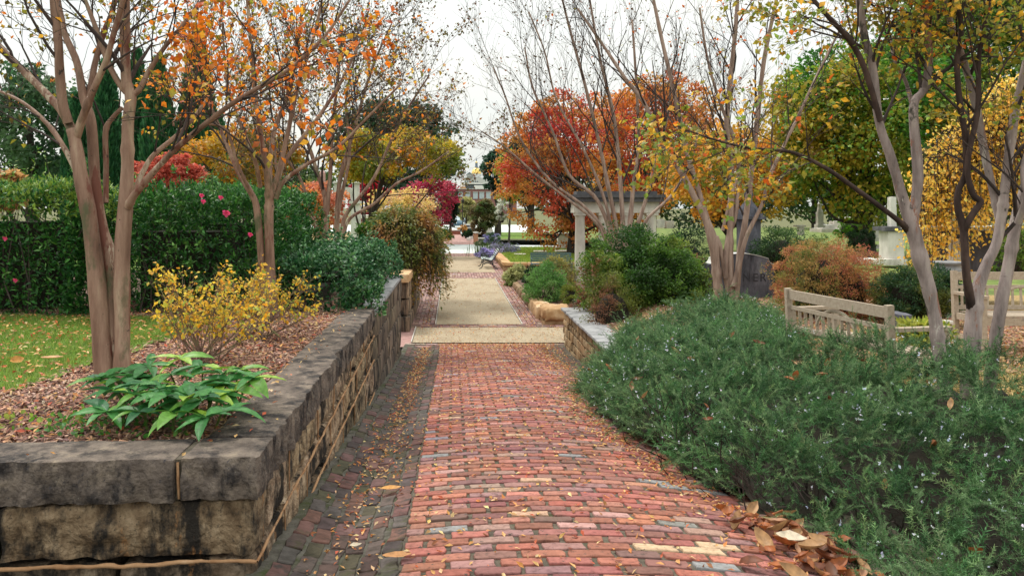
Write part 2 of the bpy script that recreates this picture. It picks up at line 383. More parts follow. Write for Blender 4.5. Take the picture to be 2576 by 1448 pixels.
M['whitewall'] = flat('white_cladding', (.75, .76, .74))
M['brickfar'] = flat('far_red_brick', (.26, .12, .11))
M['glassfar'] = flat('pale_window_glass', (.42, .50, .54), .2)
M['dark'] = flat('dark_rubber', (.02, .02, .02))
M['carblue'] = flat('blue_car_paint', (.07, .14, .20), .3)
M['carred'] = flat('maroon_car_paint', (.14, .03, .035), .3)
M['white'] = flat('white_paint', (.75, .75, .72))

M['pinkstone'] = flat('pink_granite', (.42, .24, .22))
M['brickpier'] = flat('orange_brick', (.42, .22, .12))
M['sandstone2'] = flat('orange_cladding', (.55, .30, .14))
# ------------------------------------------------------------ ground heights
SLOPE = 0.088
def path_z(X, Y):
    X = np.asarray(X, float); Y = np.asarray(Y, float)
    base = np.maximum(1.50 - SLOPE * Y, .02)
    fade = 1 - sstep(14.5, 16.4, Y)
    dx = np.clip(X - .6, -.86, 1.3)
    return base - np.where(dx < 0, .055, .06) * dx * dx * fade
def gutter_z(X, Y):
    t = np.clip((-.3 - np.asarray(X, float)) / .6, 0, 1)
    return path_z(-.26, Y) - .05 * np.sin(t * math.pi) - .01
def right_z(X, Y):
    """planted terrace right of the path"""
    X = np.asarray(X, float); Y = np.asarray(Y, float)
    a = path_z(X, Y) - .04
    terr = .80 + .30 * sstep(2.4, 4.2, X)
    k = sstep(10.5, 12.0, Y); t = sstep(1.6, 2.4, X) * (1 - k) + sstep(2.36, 2.44, X) * k
    return a * (1 - t) + terr * t + .02 * (fbm(np.stack([X * 2, Y * 2, X * 0], -1), 3) - .5)
def left_z(X, Y):
    return 1.64 + .05 * (fbm(np.stack([X * 1.7, Y * 1.7, X * 0], -1), 4) - .5) + .02 * np.clip(-X - 2, 0, 6) * .3

AR = np.arange
M['earthlawn'] = stonemat('worn_lawn', [(.3, (.05, .07, .02)), (.5, (.12, .17, .035)), (.65, (.20, .23, .06)), (.8, (.30, .24, .10))], scale=2.2, bump=.6, bscale=40)
# wide ground to the horizon
grid_sheet('ground', np.array([-1500, -300, -100, -40, -16.2, 0, 16.2, 40, 100, 300, 1500.]), np.array([-60, -2, 20, 60, 90, 150, 400, 1000, 2600.]), lambda X, Y: X * 0 - .35, M['earth'])
# bed of the sloping brick path
grid_sheet('path', np.linspace(-.265, 2.6, 16), AR(-1.5, 16.6, .3), lambda X, Y: path_z(X, Y) - .012, M['mortar'])
grid_sheet('gutter', np.linspace(-1.0, -.262, 10), AR(-1.5, 16.6, .3), lambda X, Y: gutter_z(X, Y) - .010, M['gutterbed'])
grid_sheet('forecourt', np.linspace(-9, -.99, 8), AR(-1.5, 4.0, .4), lambda X, Y: X * 0 + path_z(-.9, Y) - .03, M['gutterbed'])
grid_sheet('lower_path', np.linspace(-9, 9, 30), AR(16.45, 50.4, 1.0), lambda X, Y: X * 0 - .01, M['drive'])
grid_sheet('gravel_crossing', np.linspace(-.86, 6.0, 8), np.linspace(16.85, 18.98, 4), lambda X, Y: X * 0 + .012, M['gravel'])
grid_sheet('gravel_path', np.linspace(-.40, 1.68, 8), np.linspace(19.45, 32.1, 12), lambda X, Y: X * 0 + .02, M['gravel'])
grid_sheet('far_gravel_path', np.linspace(-.45, 1.9, 8), np.linspace(35.1, 46.4, 12), lambda X, Y: X * 0 + .02, M['gravel'])
grid_sheet('road', np.linspace(-60, 60, 24), np.linspace(49.8, 61.5, 4), lambda X, Y: X * 0 + .01 + (X * -.008), M['asphalt_pale'])
grid_sheet('brick_drive', np.linspace(-2.2, 2.3, 6), np.linspace(61.7, 86, 8), lambda X, Y: X * 0 + .02 , M['drive'])
grid_sheet('car_park', np.linspace(-30, 12, 6), np.linspace(86.5, 130, 8), lambda X, Y: X * 0 + .05, M['asphalt_pale'])

# raised left bed
def mulch_edge(Y): return -2.55 - .35 * np.clip((8.0 - np.asarray(Y, float)) / 2.5, 0, 1.4) - 6.0 * sstep(5.5, 4.9, np.asarray(Y, float) * -1 + 10.6)
FRONT = .07        # the front arm of the corner wall runs slightly toward the viewer on the left
_mb = grid_sheet('mulch_bed', AR(-14, -1.12, .12), AR(2.0, 15.3, .12), left_z, M['soil'])
for v in _mb.data.vertices: v.co.y = max(v.co.y, 3.95 + FRONT * (v.co.x + .93)); v.co.z = float(left_z(v.co.x, v.co.y)) if v.co.y < 4.0 else v.co.z
def lawn_mask(X, Y):
    e = -2.95 + .28 * np.clip((Y - 5.4) / 2, 0, 2) + .12 * (fbm(np.stack([X * 3, Y * 3, X * 0], -1), 8) - .5)
    return (X < e) & (Y > 5.35 + .1 * np.sin(X * 3)) & (Y < 8.75)
gx, gy = AR(-12, -2.2, .07), AR(5.2, 8.8, .07)
X_, Y_ = np.meshgrid(gx, gy); Vg = np.stack([X_, Y_, left_z(X_, Y_) + .012], -1).reshape(-1, 3)
nx = len(gx); ii = (AR(len(gy) - 1)[:, None] * nx + AR(nx - 1)[None]).reshape(-1)
mk = lawn_mask(X_, Y_).reshape(-1)[ii]
ii = ii[mk]
build('lawn', Vg, [np.stack([ii, ii + 1, ii + nx + 1, ii + nx], 1)], M['lawn'], smooth=True, kind='structure')
# beds and lawns beyond
grid_sheet('left_lawn', AR(-40, -1.3, 1.5), AR(18.9, 49, 1.2), lambda X, Y: 1.22 - .02 * (Y - 19) + 0 * X, M['lawn'])
grid_sheet('terrace', np.concatenate([AR(1.5, 3.0, .08), AR(3.0, 15, .25)]), AR(-1.5, 16.2, .2), right_z, M['leafyground'])
grid_sheet('flower_bed', AR(2.3, 7.2, .3), AR(19.5, 31.4, .4), lambda X, Y: .27 + .15 * sstep(2.5, 5, X) + 0 * Y, M['soil'])
grid_sheet('grass_corner', AR(2.0, 3.6, .2), AR(28.5, 32.2, .3), lambda X, Y: .10 + .22 * sstep(2.0, 2.8, X) + 0 * Y, M['lawn'])
grid_sheet('raised_lawn', AR(2.4, 14, .6), AR(35.7, 49.5, .6), lambda X, Y: .41 + 0 * X, M['lawn'])
grid_sheet('cemetery_lawn', AR(7.3, 60, 1.5), AR(17, 75, 1.5), lambda X, Y: .85 + .3 * fbm(np.stack([X * .1, Y * .1, X * 0], -1), 2), M['earthlawn'])
grid_sheet('far_lawn', AR(2.7, 14, 1.), AR(63, 80, 1.5), lambda X, Y: .40 + 0 * X, M['lawn'])
grid_sheet('far_left_bed', AR(-40, -2.4, 2.), AR(62.5, 84, 2.), lambda X, Y: .35 + 0 * X, M['leafyground'])

# ------------------------------------------------------------ bricks
def brick_mesh(name, L, Wd, H, tint, rng, mat, jit=.006):
    n = 5
    xs = [-L / 2, -L / 5, L / 5, L / 2]
    ring = [(-L / 2, -Wd / 2), (-L / 6, -Wd / 2), (L / 6, -Wd / 2), (L / 2, -Wd / 2), (L / 2, 0), (L / 2, Wd / 2), (L / 6, Wd / 2), (-L / 6, Wd / 2), (-L / 2, Wd / 2), (-L / 2, 0)]
    ring = np.array(ring) + rng.uniform(-jit, jit, (10, 2))
    cn = [0, 3, 5, 8]; ring[cn] *= (1 - .006 - rng.uniform(0, .035, (4, 1)))
    V = [(x, y, -H) for x, y in ring] + [(x * 1.0, y, -.0045) for x, y in ring]
    V += [(x - np.sign(x) * .0032, y - np.sign(y) * .0028, rng.uniform(-.0015, .0015)) for x, y in ring]
    V += [(rng.uniform(-.02, .02), 0, rng.uniform(-.001, .002))]
    T, Q = [], []
    for k in range(10):
        j = (k + 1) % 10
        Q += [(k, j, 10 + j, 10 + k), (10 + k, 10 + j, 20 + j, 20 + k)]; T.append((20 + k, 20 + j, 30))
    return np.array(V), np.array(Q), np.array(T)

BR_PAL = [(.35, .125, .09), (.30, .105, .08), (.39, .16, .12), (.25, .10, .095), (.30, .17, .16), (.28, .25, .26), (.46, .29, .19), (.22, .11, .095), (.40, .22, .20), (.46, .18, .125), (.36, .34, .34)]
BR_W = [4, 4, 3, 3, 1.6, .25, .3, 2, 1.2, 2, .15]
def lay_bricks(spec, name, parent_obj, zf, mat, pal, w, near_n, seed, H=.03, jit=.006, slope=True, stuffname=None):
    """spec: list of (x, y, length, width, heading). Nearest near_n are objects of their own, the rest one mesh."""
    rng = np.random.default_rng(seed)
    spec = sorted(spec, key=lambda s: s[1])
    meshes = {}; far = Geo(); ploc = world_loc(parent_obj)
    for idx, (x, y, L, Wd, hd) in enumerate(spec):
        e = .05
        z = float(zf(x, y)); sx = float(zf(x + e, y) - zf(x - e, y)) / (2 * e); sy = float(zf(x, y + e) - zf(x, y - e)) / (2 * e)
        nrm = Vector((-sx, -sy, 1)).normalized(); ax = Vector((math.cos(hd), math.sin(hd), 0)); ax = (ax - nrm * ax.dot(nrm)).normalized(); ay = nrm.cross(ax)
        Rm = Matrix((ax, ay, nrm)).transposed()
        dz = rng.uniform(-.003, .003)
        if idx < near_n:
            key = (round(L, 2), round(Wd, 2), int(rng.integers(0, 22)))
            if key not in meshes:
                t = pick(pal, w, rng, 1, .22)[0]
                V, Q, T = brick_mesh('brick', L, Wd, H, t, rng, mat, jit)
                meshes[key] = mesh_data('brick', V, [Q, T], mat, t)
            o = bpy.data.objects.new('brick', meshes[key]); COL.objects.link(o); o.parent = parent_obj
            o.location = (x - ploc[0], y - ploc[1], z + dz - ploc[2]); o.rotation_euler = (Rm @ Matrix.Rotation(rng.uniform(-.02, .02) + (math.pi if rng.random() < .5 else 0), 3, 'Z')).to_euler()
        else:
            t = pick(pal, w, rng, 1, .22)[0]
            V, Q, T = brick_mesh('brick', L, Wd, H, t, rng, mat, jit)
            far.add(V @ np.array(Rm).T + np.array([x, y, z + dz]), Q=Q, T=T, tint=t)
    if far.n: far.out(stuffname or 'brick', mat, parent_obj, kind='stuff')

pathobj = bpy.data.objects['path']; gutobj = bpy.data.objects['gutter']; lowobj = bpy.data.objects['lower_path']
spec = []
y = 3.42; k = 0; r_ = np.random.default_rng(3)
while y < 16.35:
    x = -.26 + (0 if k % 2 == 0 else .12); xr = 2.0 if y < 5.6 else 1.86
    if k % 2: spec.append((-.26 + .055, y, .10, .092, 0))
    while x + .22 < xr + .1:
        L = .214 + r_.uniform(-.007, .007)
        spec.append((x + .118, y + r_.uniform(-.003, .003), L, .087 + r_.uniform(-.005, .004), r_.uniform(-.018, .018))); x += .237
    y += .11; k += 1
lay_bricks(spec, 'brick', pathobj, path_z, M['brick'], BR_PAL, BR_W, 300, 11)
GPAL = [(.10, .065, .06), (.08, .06, .055), (.15, .075, .065), (.11, .09, .08), (.09, .085, .045), (.17, .085, .075)]
spec = []
for c, gx_ in enumerate((-.315, -.425, -.53, -.635, -.74, -.85)):
    y = 3.3 + .07 * (c % 3)
    while y < 16.3:
        spec.append((gx_ + r_.uniform(-.006, .006), y, .212, .094, math.pi / 2 + r_.uniform(-.04, .04))); y += .226
spec2 = []
for gx_ in (1.90, 2.0, 2.1, 2.2):
    y = 11.0
    while y < 16.3: spec2.append((gx_, y, .212, .092, math.pi / 2 + r_.uniform(-.04, .04))); y += .226
lay_bricks(spec2, 'brick', pathobj, lambda x, y: path_z(x, y) - .01, M['mossbrick'], GPAL, [1] * 6, 0, 19, jit=.008)
lay_bricks(spec, 'brick', gutobj, gutter_z, M['mossbrick'], GPAL, [1] * 6, 300, 12, jit=.009)
# brick edgings, margins and bands of the lower path
spec = []
zlow = lambda X, Y: 0 * np.asarray(X) + .022
for yy in (16.62, 19.1, 19.32):
    x = -1.0
    while x < 6: spec.append((x + .11, yy, .22, .09, r_.uniform(-.01, .01))); x += .232
for gx_ in (-1.0, -.9, -.8, -.7, -.6, -.5, 1.78, 1.9, 2.02, 2.14):
    y = 19.6
    while y < 32.1: spec.append((gx_, y, .21, .092, math.pi / 2 + r_.uniform(-.03, .03))); y += .225
for i_, x in enumerate(np.arange(-1.0, 4.6, .115)):
    y = 32.25 + (i_ % 2) * .11
    while y < 35.0: spec.append((x, y, .215, .098, math.pi / 2 + r_.uniform(-.02, .02))); y += .228
for yy in np.arange(46.6, 49.7, .115):
    x = -1.2 + r_.uniform(0, .2)
    while x < 3: spec.append((x, yy, .215, .098, 0)); x += .232
for gx_ in (-1.0, -.89, -.78, -.67, -.56, 2.0, 2.12):
    y = 35.2
    while y < 46.5: spec.append((gx_, y, .21, .092, math.pi / 2)); y += .225
LPAL = [(.34, .19, .17), (.28, .15, .13), (.38, .24, .21), (.24, .15, .14), (.42, .30, .26)]
lay_bricks(spec, 'brick', lowobj, zlow, M['brick'], LPAL, [1] * 5, 150, 13, jit=.006)
g = Geo()
for a, b in (((-.42, 19.45, .02), (-.42, 32.1, .02)), ((1.70, 19.45, .02), (1.70, 32.1, .02)), ((-.47, 35.1, .02), (-.47, 46.4, .02)), ((-.88, 16.85, .02), (-.88, 18.98, .02))):
    g.bar(a, b, .018, .045)
g.out('path_edging', M['lime'], lowobj)

# ------------------------------------------------------------ rough stone blocks
def block(name, x0, x1, y0, y1, z0, z1, mat, parent, seed, amp=.018, rough=(1, 1, 1, 1, .15), res=.045, tint=(1, 1, 1), label=None, pillow=.012, maxn=22):
    """one quarry-faced stone; rough = amount on -x, +x, -y, +y, top"""
    G_ = Geo(); L = np.array([x1 - x0, y1 - y0, z1 - z0]); o0 = np.array([x0, y0, z0])
    def face(u, v, w, side):
        nu, nv = min(maxn, max(2, int(L[u] / res))), min(maxn, max(2, int(L[v] / res)))
        a, b = np.meshgrid(np.linspace(0, 1, nu + 1), np.linspace(0, 1, nv + 1)); P = np.zeros(a.shape + (3,))
        P[..., u] = a * L[u]; P[..., v] = b * L[v]; P[..., w] = L[w] * side; P = P.reshape(-1, 3) + o0
        i = (np.arange(nv)[:, None] * (nu + 1) + np.arange(nu)[None]).reshape(-1)
        Q = np.stack([i, i + 1, i + nu + 2, i + nu + 1], 1)
        if (side == 1) != ((u, v, w) in ((0, 1, 2), (1, 2, 0), (2, 0, 1))): Q = Q[:, ::-1]
        # displacement is a function of position, so neighbouring faces stay joined
        d = np.stack([(fbm(P * 9 + seed * 3.7 + q * 50, seed + q, 4) - .5) * 1.5 + .5 - np.abs(fbm(P * 6 + seed + q * 31, seed + q + 7, 3) * 2 - 1) * 2.2 for q in range(3)], -1) * amp * 1.3
        d[:, 0] *= np.where(P[:, 0] < x0 + L[0] / 2, rough[0], rough[1]); d[:, 1] *= np.where(P[:, 1] < y0 + L[1] / 2, rough[2], rough[3])
        d[:, 2] *= rough[4]
        q = (P - o0); e = np.minimum(q, L - q)
        # rounded arrises
        for ax in range(3):
            oth = [m_ for m_ in range(3) if m_ != ax]
            on = e[:, ax] < 1e-6
            ed = np.minimum(e[:, oth[0]], e[:, oth[1]])
            sgn = np.where(q[:, ax] < L[ax] / 2, 1, -1)
            d[:, ax] += np.where(on, sgn * pillow * (1 - sstep(0, .05, ed)), 0)
        G_.add(P + d, Q=Q, tint=tint)
    face(0, 1, 2, 1); face(0, 1, 2, 0); face(0, 2, 1, 0); face(0, 2, 1, 1); face(1, 2, 0, 0); face(1, 2, 0, 1)
    return G_.out(name, mat, parent, smooth=True, label=label)

rs = np.random.default_rng(21)
def tn(lo=.75, hi=1.1): 
    v = rs.uniform(lo, hi); return (v, v * rs.uniform(.95, 1.02), v * rs.uniform(.88, 1.02))

def bead(pts, parent, r=.011, name='mortar_joint'):
    P = np.array(pts, float); t = np.linspace(0, 1, max(6, int(np.linalg.norm(P[-1] - P[0]) / .035)))
    s = np.linspace(0, 1, len(P)); Q = np.stack([np.interp(t, s, P[:, k]) for k in range(3)], -1)
    Q = Q + (fbm(Q * 4, 9)[:, None] - .5) * np.array([.006, .006, .045]) + (fbm(Q * 17, 6)[:, None] - .5) * np.array([.008, .008, .008])
    Geo().tube(Q, r * (1 + 1.3 * (fbm(Q * 14, 2) - .5)), n=6).out(name, M['bead'], parent, smooth=True)

w1 = thing('stone_wall', 'rough sandstone wall with dark caps and raised mortar lines, turning the corner beside the brick path', 'wall', (-.95, 3.8, 1.1))
# caps, front arm
block('cap_stone', -1.292, -.93, 3.79, 4.13, 1.475, 1.685, M['cap'], w1, 1, amp=.028, rough=(0, .6, 1, .3, .08), res=.016, maxn=30, pillow=.005)
for i_, (a, b) in enumerate(((-3.2, -1.318), (-5.2, -3.21))):
    block('cap_stone', a, b, 3.79, 4.13, 1.47, 1.683, M['cap'], w1, 3 + i_, amp=.03, rough=(0, 0, 1, .3, .08), res=.022, maxn=90, pillow=.005)
bead([(-1.305, 3.80, 1.66), (-1.302, 3.80, 1.48)], w1, .009)
Geo().box(-1.325, -1.285, 3.815, 4.10, 1.48, 1.672).out('mortar_joint', M['mortar'], w1)
# caps, arm along the path
ys = [4.132, 6.9, 9.5]
for i_ in range(2):
    block('cap_stone', -1.27, -.925, ys[i_] + .006, ys[i_ + 1], 1.475, 1.685 - .005 * i_, M['cap'], w1, 8 + i_, amp=.02, rough=(.3, 1, 0, 0, .08), res=.03, maxn=90, pillow=.005)
# face courses
block('stone', -2.14, -.955, 3.83, 4.1, 1.19, 1.465, M['ash'], w1, 20, amp=.026, rough=(0, .5, 1, 0, 0), res=.03, tint=(.9, .85, .8), maxn=44)
block('stone', -3.5, -2.17, 3.83, 4.1, 1.19, 1.465, M['ash'], w1, 21, amp=.026, rough=(0, 0, 1, 0, 0), res=.035, tint=tn(), maxn=44)
block('stone', -5.2, -3.53, 3.83, 4.1, 1.19, 1.465, M['ash'], w1, 22, amp=.026, rough=(0, 0, 1, 0, 0), res=.05, tint=tn())
for i_, (a, b) in enumerate(((-1.6, -.96), (-2.9, -1.63), (-5.2, -2.93))):
    block('stone', a, b, 3.84, 4.1, .90, 1.16, M['ash'], w1, 24 + i_, amp=.02, rough=(0, .5, 1, 0, 0), res=.05, tint=tn(.6, .85))
bead([(-5.2, 3.825, 1.175), (-2.0, 3.82, 1.172), (-.94, 3.82, 1.18)], w1, .010)
bead([(-2.155, 3.825, 1.45), (-2.155, 3.825, 1.18)], w1, .009)
for o in [c for c in w1.children if not (c.name.startswith('cap_stone') and min(v.co.y for v in c.data.vertices) + 3.8 > 4.05)]:
    for v in o.data.vertices:
        wx = v.co.x - .95
        if wx < -.93: v.co.y += FRONT * (wx + .93)
L1 = lambda y: 1.18 + .028 * (y - 3.8); L2 = lambda y: .95 + .018 * (y - 3.8); L3 = lambda y: .60 + .01 * (y - 3.8)
def course(zt, zb, cuts, sd, tlo=1.2, thi=1.75):  # default tint brightens this arm's stones, painting its lit look
    for i_ in range(len(cuts) - 1):
        a, b = cuts[i_], cuts[i_ + 1]; m_ = (a + b) / 2
        block('stone', -1.2, -.955 + rs.uniform(-.008, .006), a + .012, b - .006, zb(m_) + .012, zt(m_) - .012, M['ash'], w1, sd + i_, amp=.015, rough=(0, 1, .4, 0, 0), res=.04, tint=tn(tlo, thi), maxn=26)
        if i_: bead([(-.952, a, zt(a) - .01), (-.952, a + .01, zb(a) + .01)], w1, .005)
ctop = lambda y: 1.478
course(ctop, L1, [4.1, 4.62, 5.6, 6.35, 7.4, 8.5, 9.5], 40)
course(L1, L2, [3.85, 4.5, 5.2, 6.2, 6.9, 7.9, 8.8, 9.5], 60)
course(L2, L3, [3.85, 5.0, 5.9, 6.9, 7.7, 8.7, 9.5], 80, .9, 1.4)
course(L3, lambda y: .25 + 0 * y, [7.0, 8.2, 9.5], 95, .7, 1.1)
for Lf in (L1, L2, L3):
    y0 = 3.82 if Lf is not L3 else 7.6
    bead([(-.938, y_, Lf(y_)) for y_ in np.linspace(y0, 9.48, 8)], w1, .0085)

w2 = thing('retaining_wall', 'dark streaked stone retaining wall with thin grey coping, lower end of the left wall before the crossing', 'wall', (-.95, 9.52, .4))
for i_, (a, b) in enumerate(((9.52, 11.1), (11.12, 12.9), (12.92, 14.85))):
    block('coping', -1.35, -.93, a, b, 1.55, 1.63, M['greycap'], w2, 100 + i_, amp=.006, rough=(1, 1, 1, 1, .2), res=.15)
zc = [1.545, 1.24, .93, .60, .28, -.05]
for r0 in range(5):
    y = 9.53; kk = 0
    while y < 14.8:
        e = min(y + rs.uniform(.5, 1.0), 14.85)
        if 14.85 - e < .3: e = 14.85
        block('stone', -1.3, -.955 + rs.uniform(-.01, .008), y, e - .012, zc[r0 + 1] + .012, zc[r0], M['streak'], w2, 110 + r0 * 10 + kk, amp=.014, rough=(0, 1, 0, 1, 0), res=.09, tint=tn(.7, 1.25))
        y = e; kk += 1
Geo().box(-1.29, -1.0, 9.53, 14.84, -.05, 1.54).out('core', M['gutterbed'], w2)

w3 = thing('garden_wall', 'cream and brown capped sandstone wall under the weeping maple, left of the gravel path', 'wall', (-1.2, 18.6, 0))
for i_, (a, b) in enumerate(((18.4, 19.75), (19.77, 21.2), (21.22, 22.7), (22.72, 24.3))):
    block('cap_stone', -1.42, -1.0, a, b, 1.12, 1.33, M['sandstone'], w3, 160 + i_, amp=.008, rough=(.5, 1, 1, 0, .2), res=.12, tint=(1.25, 1.2, 1.15))
block('cap_stone', -3.2, -1.44, 18.4, 18.8, 1.12, 1.33, M['sandstone'], w3, 170, amp=.008, res=.15, tint=(1.0, .95, .9))
for r0, (zb, zt, off) in enumerate(((.36, .73, .03), (.75, 1.11, .035))):
    y = 18.5; kk = 0
    while y < 24.2:
        e = min(y + rs.uniform(.6, 1.1), 24.25)
        block('stone', -1.36, -1.03, y, e - .015, zb, zt, M['streak'], w3, 175 + r0 * 8 + kk, amp=.01, rough=(0, 1, 1, 0, 0), res=.12, tint=(1.5, 1.35, 1.2)); y = e; kk += 1
    for kk, (a, b) in enumerate(((-2.1, -1.38), (-3.1, -2.12))):
        block('stone', a, b, 18.5, 18.8, zb, zt, M['streak'], w3, 192 + r0 * 3 + kk, amp=.01, res=.12, tint=(1.4, 1.25, 1.1))
for kk, (a, b) in enumerate(((18.4, 20.4), (20.42, 22.4), (22.42, 24.3))):
    block('plinth', -1.42, -.985, a, b, -.05, .34, M['streak'], w3, 200 + kk, amp=.008, rough=(0, 1, 1, 0, .2), res=.12, tint=(1.2, 1.1, 1.0))
block('plinth', -3.2, -1.44, 18.4, 18.8, -.05, .34, M['streak'], w3, 205, amp=.008, res=.15, tint=(1.2, 1.1, 1.0))

w4 = thing('low_stone_wall', 'low tan rubble wall with grey flagstone coping between the rosemary and the crossing', 'wall', (2.3, 16.2, 0))
y = 8.4
kk = 0
while y < 16.2:
    e = min(y + rs.uniform(.7, 1.0), 16.3)
    if 16.3 - e < .35: e = 16.3
    block('coping', 2.2, 2.72, y, e - .012, .77, .84, M['greycap'], w4, 210 + kk, amp=.006, rough=(1, 1, 1, 1, .3), res=.12); y = e; kk += 1
hts = [.76, .60, .47, .30, .14, -.02, -.2]
for r0 in range(6):
    y = 8.4; kk = 0
    while y < 16.2:
        e = min(y + rs.uniform(.16, .42), 16.25)
        if 16.25 - e < .12: e = 16.25
        v = rs.uniform(.55, 1.15)
        block('stone', 2.25 + rs.uniform(-.012, .012), 2.5, y, e - .012, hts[r0 + 1] + .012, hts[r0], M['sandstone'], w4, 230 + r0 * 30 + kk, amp=.012, rough=(1, 0, 0, 1, 0), res=.08, tint=(v * .72, v * .72, v * .68), maxn=4); y = e; kk += 1
for kk, xx in enumerate(np.arange(2.52, 5.0, .42)):
    for r0 in range(5): block('stone', xx, xx + .4, 16.0, 16.25, hts[r0 + 1] + .012, hts[r0], M['sandstone'], w4, 430 + kk * 5 + r0, amp=.012, res=.15, tint=(.75, .72, .7), maxn=4)
Geo().box(2.29, 2.48, 8.4, 16.22, -.2, .76).out('core', M['mortar'], w4)

w5 = thing('rock_kerb', 'rough orange and cream sandstone kerb blocks edging the flower bed, right of the gravel path', 'kerb', (2.4, 19.5, 0))
block('rock', 2.2, 2.95, 19.35, 20.3, .10, .42, M['sandstone'], w5, 500, amp=.035, rough=(1, 1, 1, 1, .5), res=.06, tint=(.95, .88, .8), pillow=.04)
block('rock', 2.22, 2.85, 19.4, 20.2, -.1, .11, M['sandstone'], w5, 501, amp=.02, res=.1, tint=(.8, .75, .7))
yy = 20.32
for kk in range(7):
    e = yy + rs.uniform(.9, 1.5); v = 1.15 if kk < 2 else .5
    block('rock', 2.13, 2.6, yy, e - .02, -.05, .36 - .02 * kk, M['sandstone'], w5, 503 + kk, amp=.03, rough=(1, 1, 1, 1, .5), res=.1, tint=(v, v * .97, v * .95), pillow=.03); yy = e
block('rock', 2.97, 5.2, 19.35, 19.8, -.05, .30, M['sandstone'], w5, 512, amp=.03, res=.12, tint=(.7, .66, .62))

w6 = thing('lawn_wall', 'low cream coped stone wall holding up the small raised lawn behind the benches', 'wall', (2.3, 35.4, 0))
for kk in range(8):
    a = 2.25 + kk * 1.1; block('cap_stone', a, a + 1.08, 35.35, 35.75, .27, .43, M['sandstone'], w6, 520 + kk, amp=.006, res=.25, tint=[(1.1, 1.0, .8), (1.3, 1.28, 1.25), (1.0, .9, .75)][kk % 3])
    for r0 in range(1): block('stone', a, a + 1.07, 35.42, 35.7, -.03, .265, M['sandstone'], w6, 530 + kk, amp=.01, res=.25, tint=(.55, .5, .45))
for kk in range(9):
    a = 35.77 + kk * 1.5; block('cap_stone', 2.22, 2.62, a, a + 1.48, .27, .43, M['sandstone'], w6, 540 + kk, amp=.006, res=.3, tint=(1.15, 1.05, .92))
    block('stone', 2.3, 2.6, a, a + 1.47, -.03, .265, M['sandstone'], w6, 550 + kk, amp=.01, res=.3, tint=(.7, .6, .5))
# ------------------------------------------------------------ tree building
def smooth_line(P, n):
    P = np.asarray(P, float)
    if len(P) < 3:
        t = np.linspace(0, 1, n)[:, None]; return P[0] * (1 - t) + P[-1] * t
    Pe = np.concatenate([2 * P[:1] - P[1:2], P, 2 * P[-1:] - P[-2:-1]])
    u = np.linspace(0, len(P) - 1 - 1e-6, n); i = u.astype(int); t = (u - i)[:, None]
    p0, p1, p2, p3 = Pe[i], Pe[i + 1], Pe[i + 2], Pe[i + 3]
    return .5 * (2 * p1 + (p2 - p0) * t + (2 * p0 - 5 * p1 + 4 * p2 - p3) * t * t + (3 * p1 - p0 - 3 * p2 + p3) * t ** 3)

def unit(v): return v / (np.linalg.norm(v) + 1e-9)

def sprout(P, R, rng, tub, tips, lens, counts, level=0, tmin=.25, up=.25, spread=.9, away=None, rmin=.0022):
    """side branches of limb P; lens and counts per level; the last level fills tips with (points, radius)"""
    n = counts[level]
    for k in range(n):
        t = tmin + (1 - tmin) * (k + rng.uniform(.1, .9)) / n
        i = t * (len(P) - 1); j = min(int(i), len(P) - 2); f = i - j
        p = P[j] * (1 - f) + P[j + 1] * f; tg = unit(P[j + 1] - P[j]); r0 = max(rmin, (R[j] * (1 - f) + R[j + 1] * f) * rng.uniform(.34, .56))
        rd = rng.normal(size=3); rd -= tg * rd.dot(tg); rd = unit(rd)
        d = unit(tg * 1.0 + rd * spread * rng.uniform(.6, 1.2) + np.array([0, 0, up]))
        if away is not None: d = unit(d + .25 * unit(p - away))
        L = lens[level] * rng.uniform(.6, 1.25) * (1.15 - .55 * t)
        m = 6 if level < len(lens) - 1 else 4
        bend = rng.normal(size=3) * .35
        pts = [p]
        for q in range(m):
            d = unit(d + (bend / m) + np.array([0, 0, up * .35 / m]) + rng.normal(size=3) * .07); pts.append(pts[-1] + d * L / m)
        pts = np.array(pts); rr = np.linspace(r0, max(rmin * .7, r0 * .35), m + 1)
        tub.tube(pts, rr, n=5 if level == 0 else (4 if level < len(lens) - 1 else 3), cap=False)
        if level + 1 < len(lens): sprout(pts, rr, rng, tub, tips, lens, counts, level + 1, .2, up, spread, away, rmin)
        else: tips.append(pts)

def leaves_on(geo, tips, rng, per, size, pal, w, tv, tf, frac=1.0, droop=.25, keep=None, jit=.3, off=.02, noise_pal=None):
    pos, ds = [], []
    for pts in tips:
        if rng.random() > frac: continue
        if keep is not None and not keep(pts[-1]): continue
        m = rng.poisson(per)
        if m == 0: continue
        t = rng.uniform(.1, 1.0, m) * (len(pts) - 1); j = np.minimum(t.astype(int), len(pts) - 2); f = (t - j)[:, None]
        pos.append(pts[j] * (1 - f) + pts[j + 1] * f + rng.normal(size=(m, 3)) * off)
        dd = unit(pts[-1] - pts[0]); ds.append(dd * .5 + rng.normal(size=(m, 3)) * .75 - np.array([0, 0, droop]))
    if not pos: return 0
    pos = np.concatenate(pos); ds = np.concatenate(ds); n = len(pos)
    R = frames(ds, rng.uniform(-1.1, 1.1, n))
    tint = pick(pal, w, rng, n, jit)
    scatter(geo, tv, tf, pos, R, size * rng.uniform(.6, 1.25, n), tint)
    return n

RS = 1.0
def limb_world(pts, Y, rng, drift=0.0, spread=0.0):
    """pts: (px, py, radius_px[, depth offset]); survey points to metres"""
    out, rad = [], []
    for k, p in enumerate(pts):
        y = Y + drift * k + (p[3] if len(p) > 3 else 0)
        out.append(W(p[0], p[1], y)); rad.append(p[2] * RS * y / F)
    return np.array(out), np.array(rad)

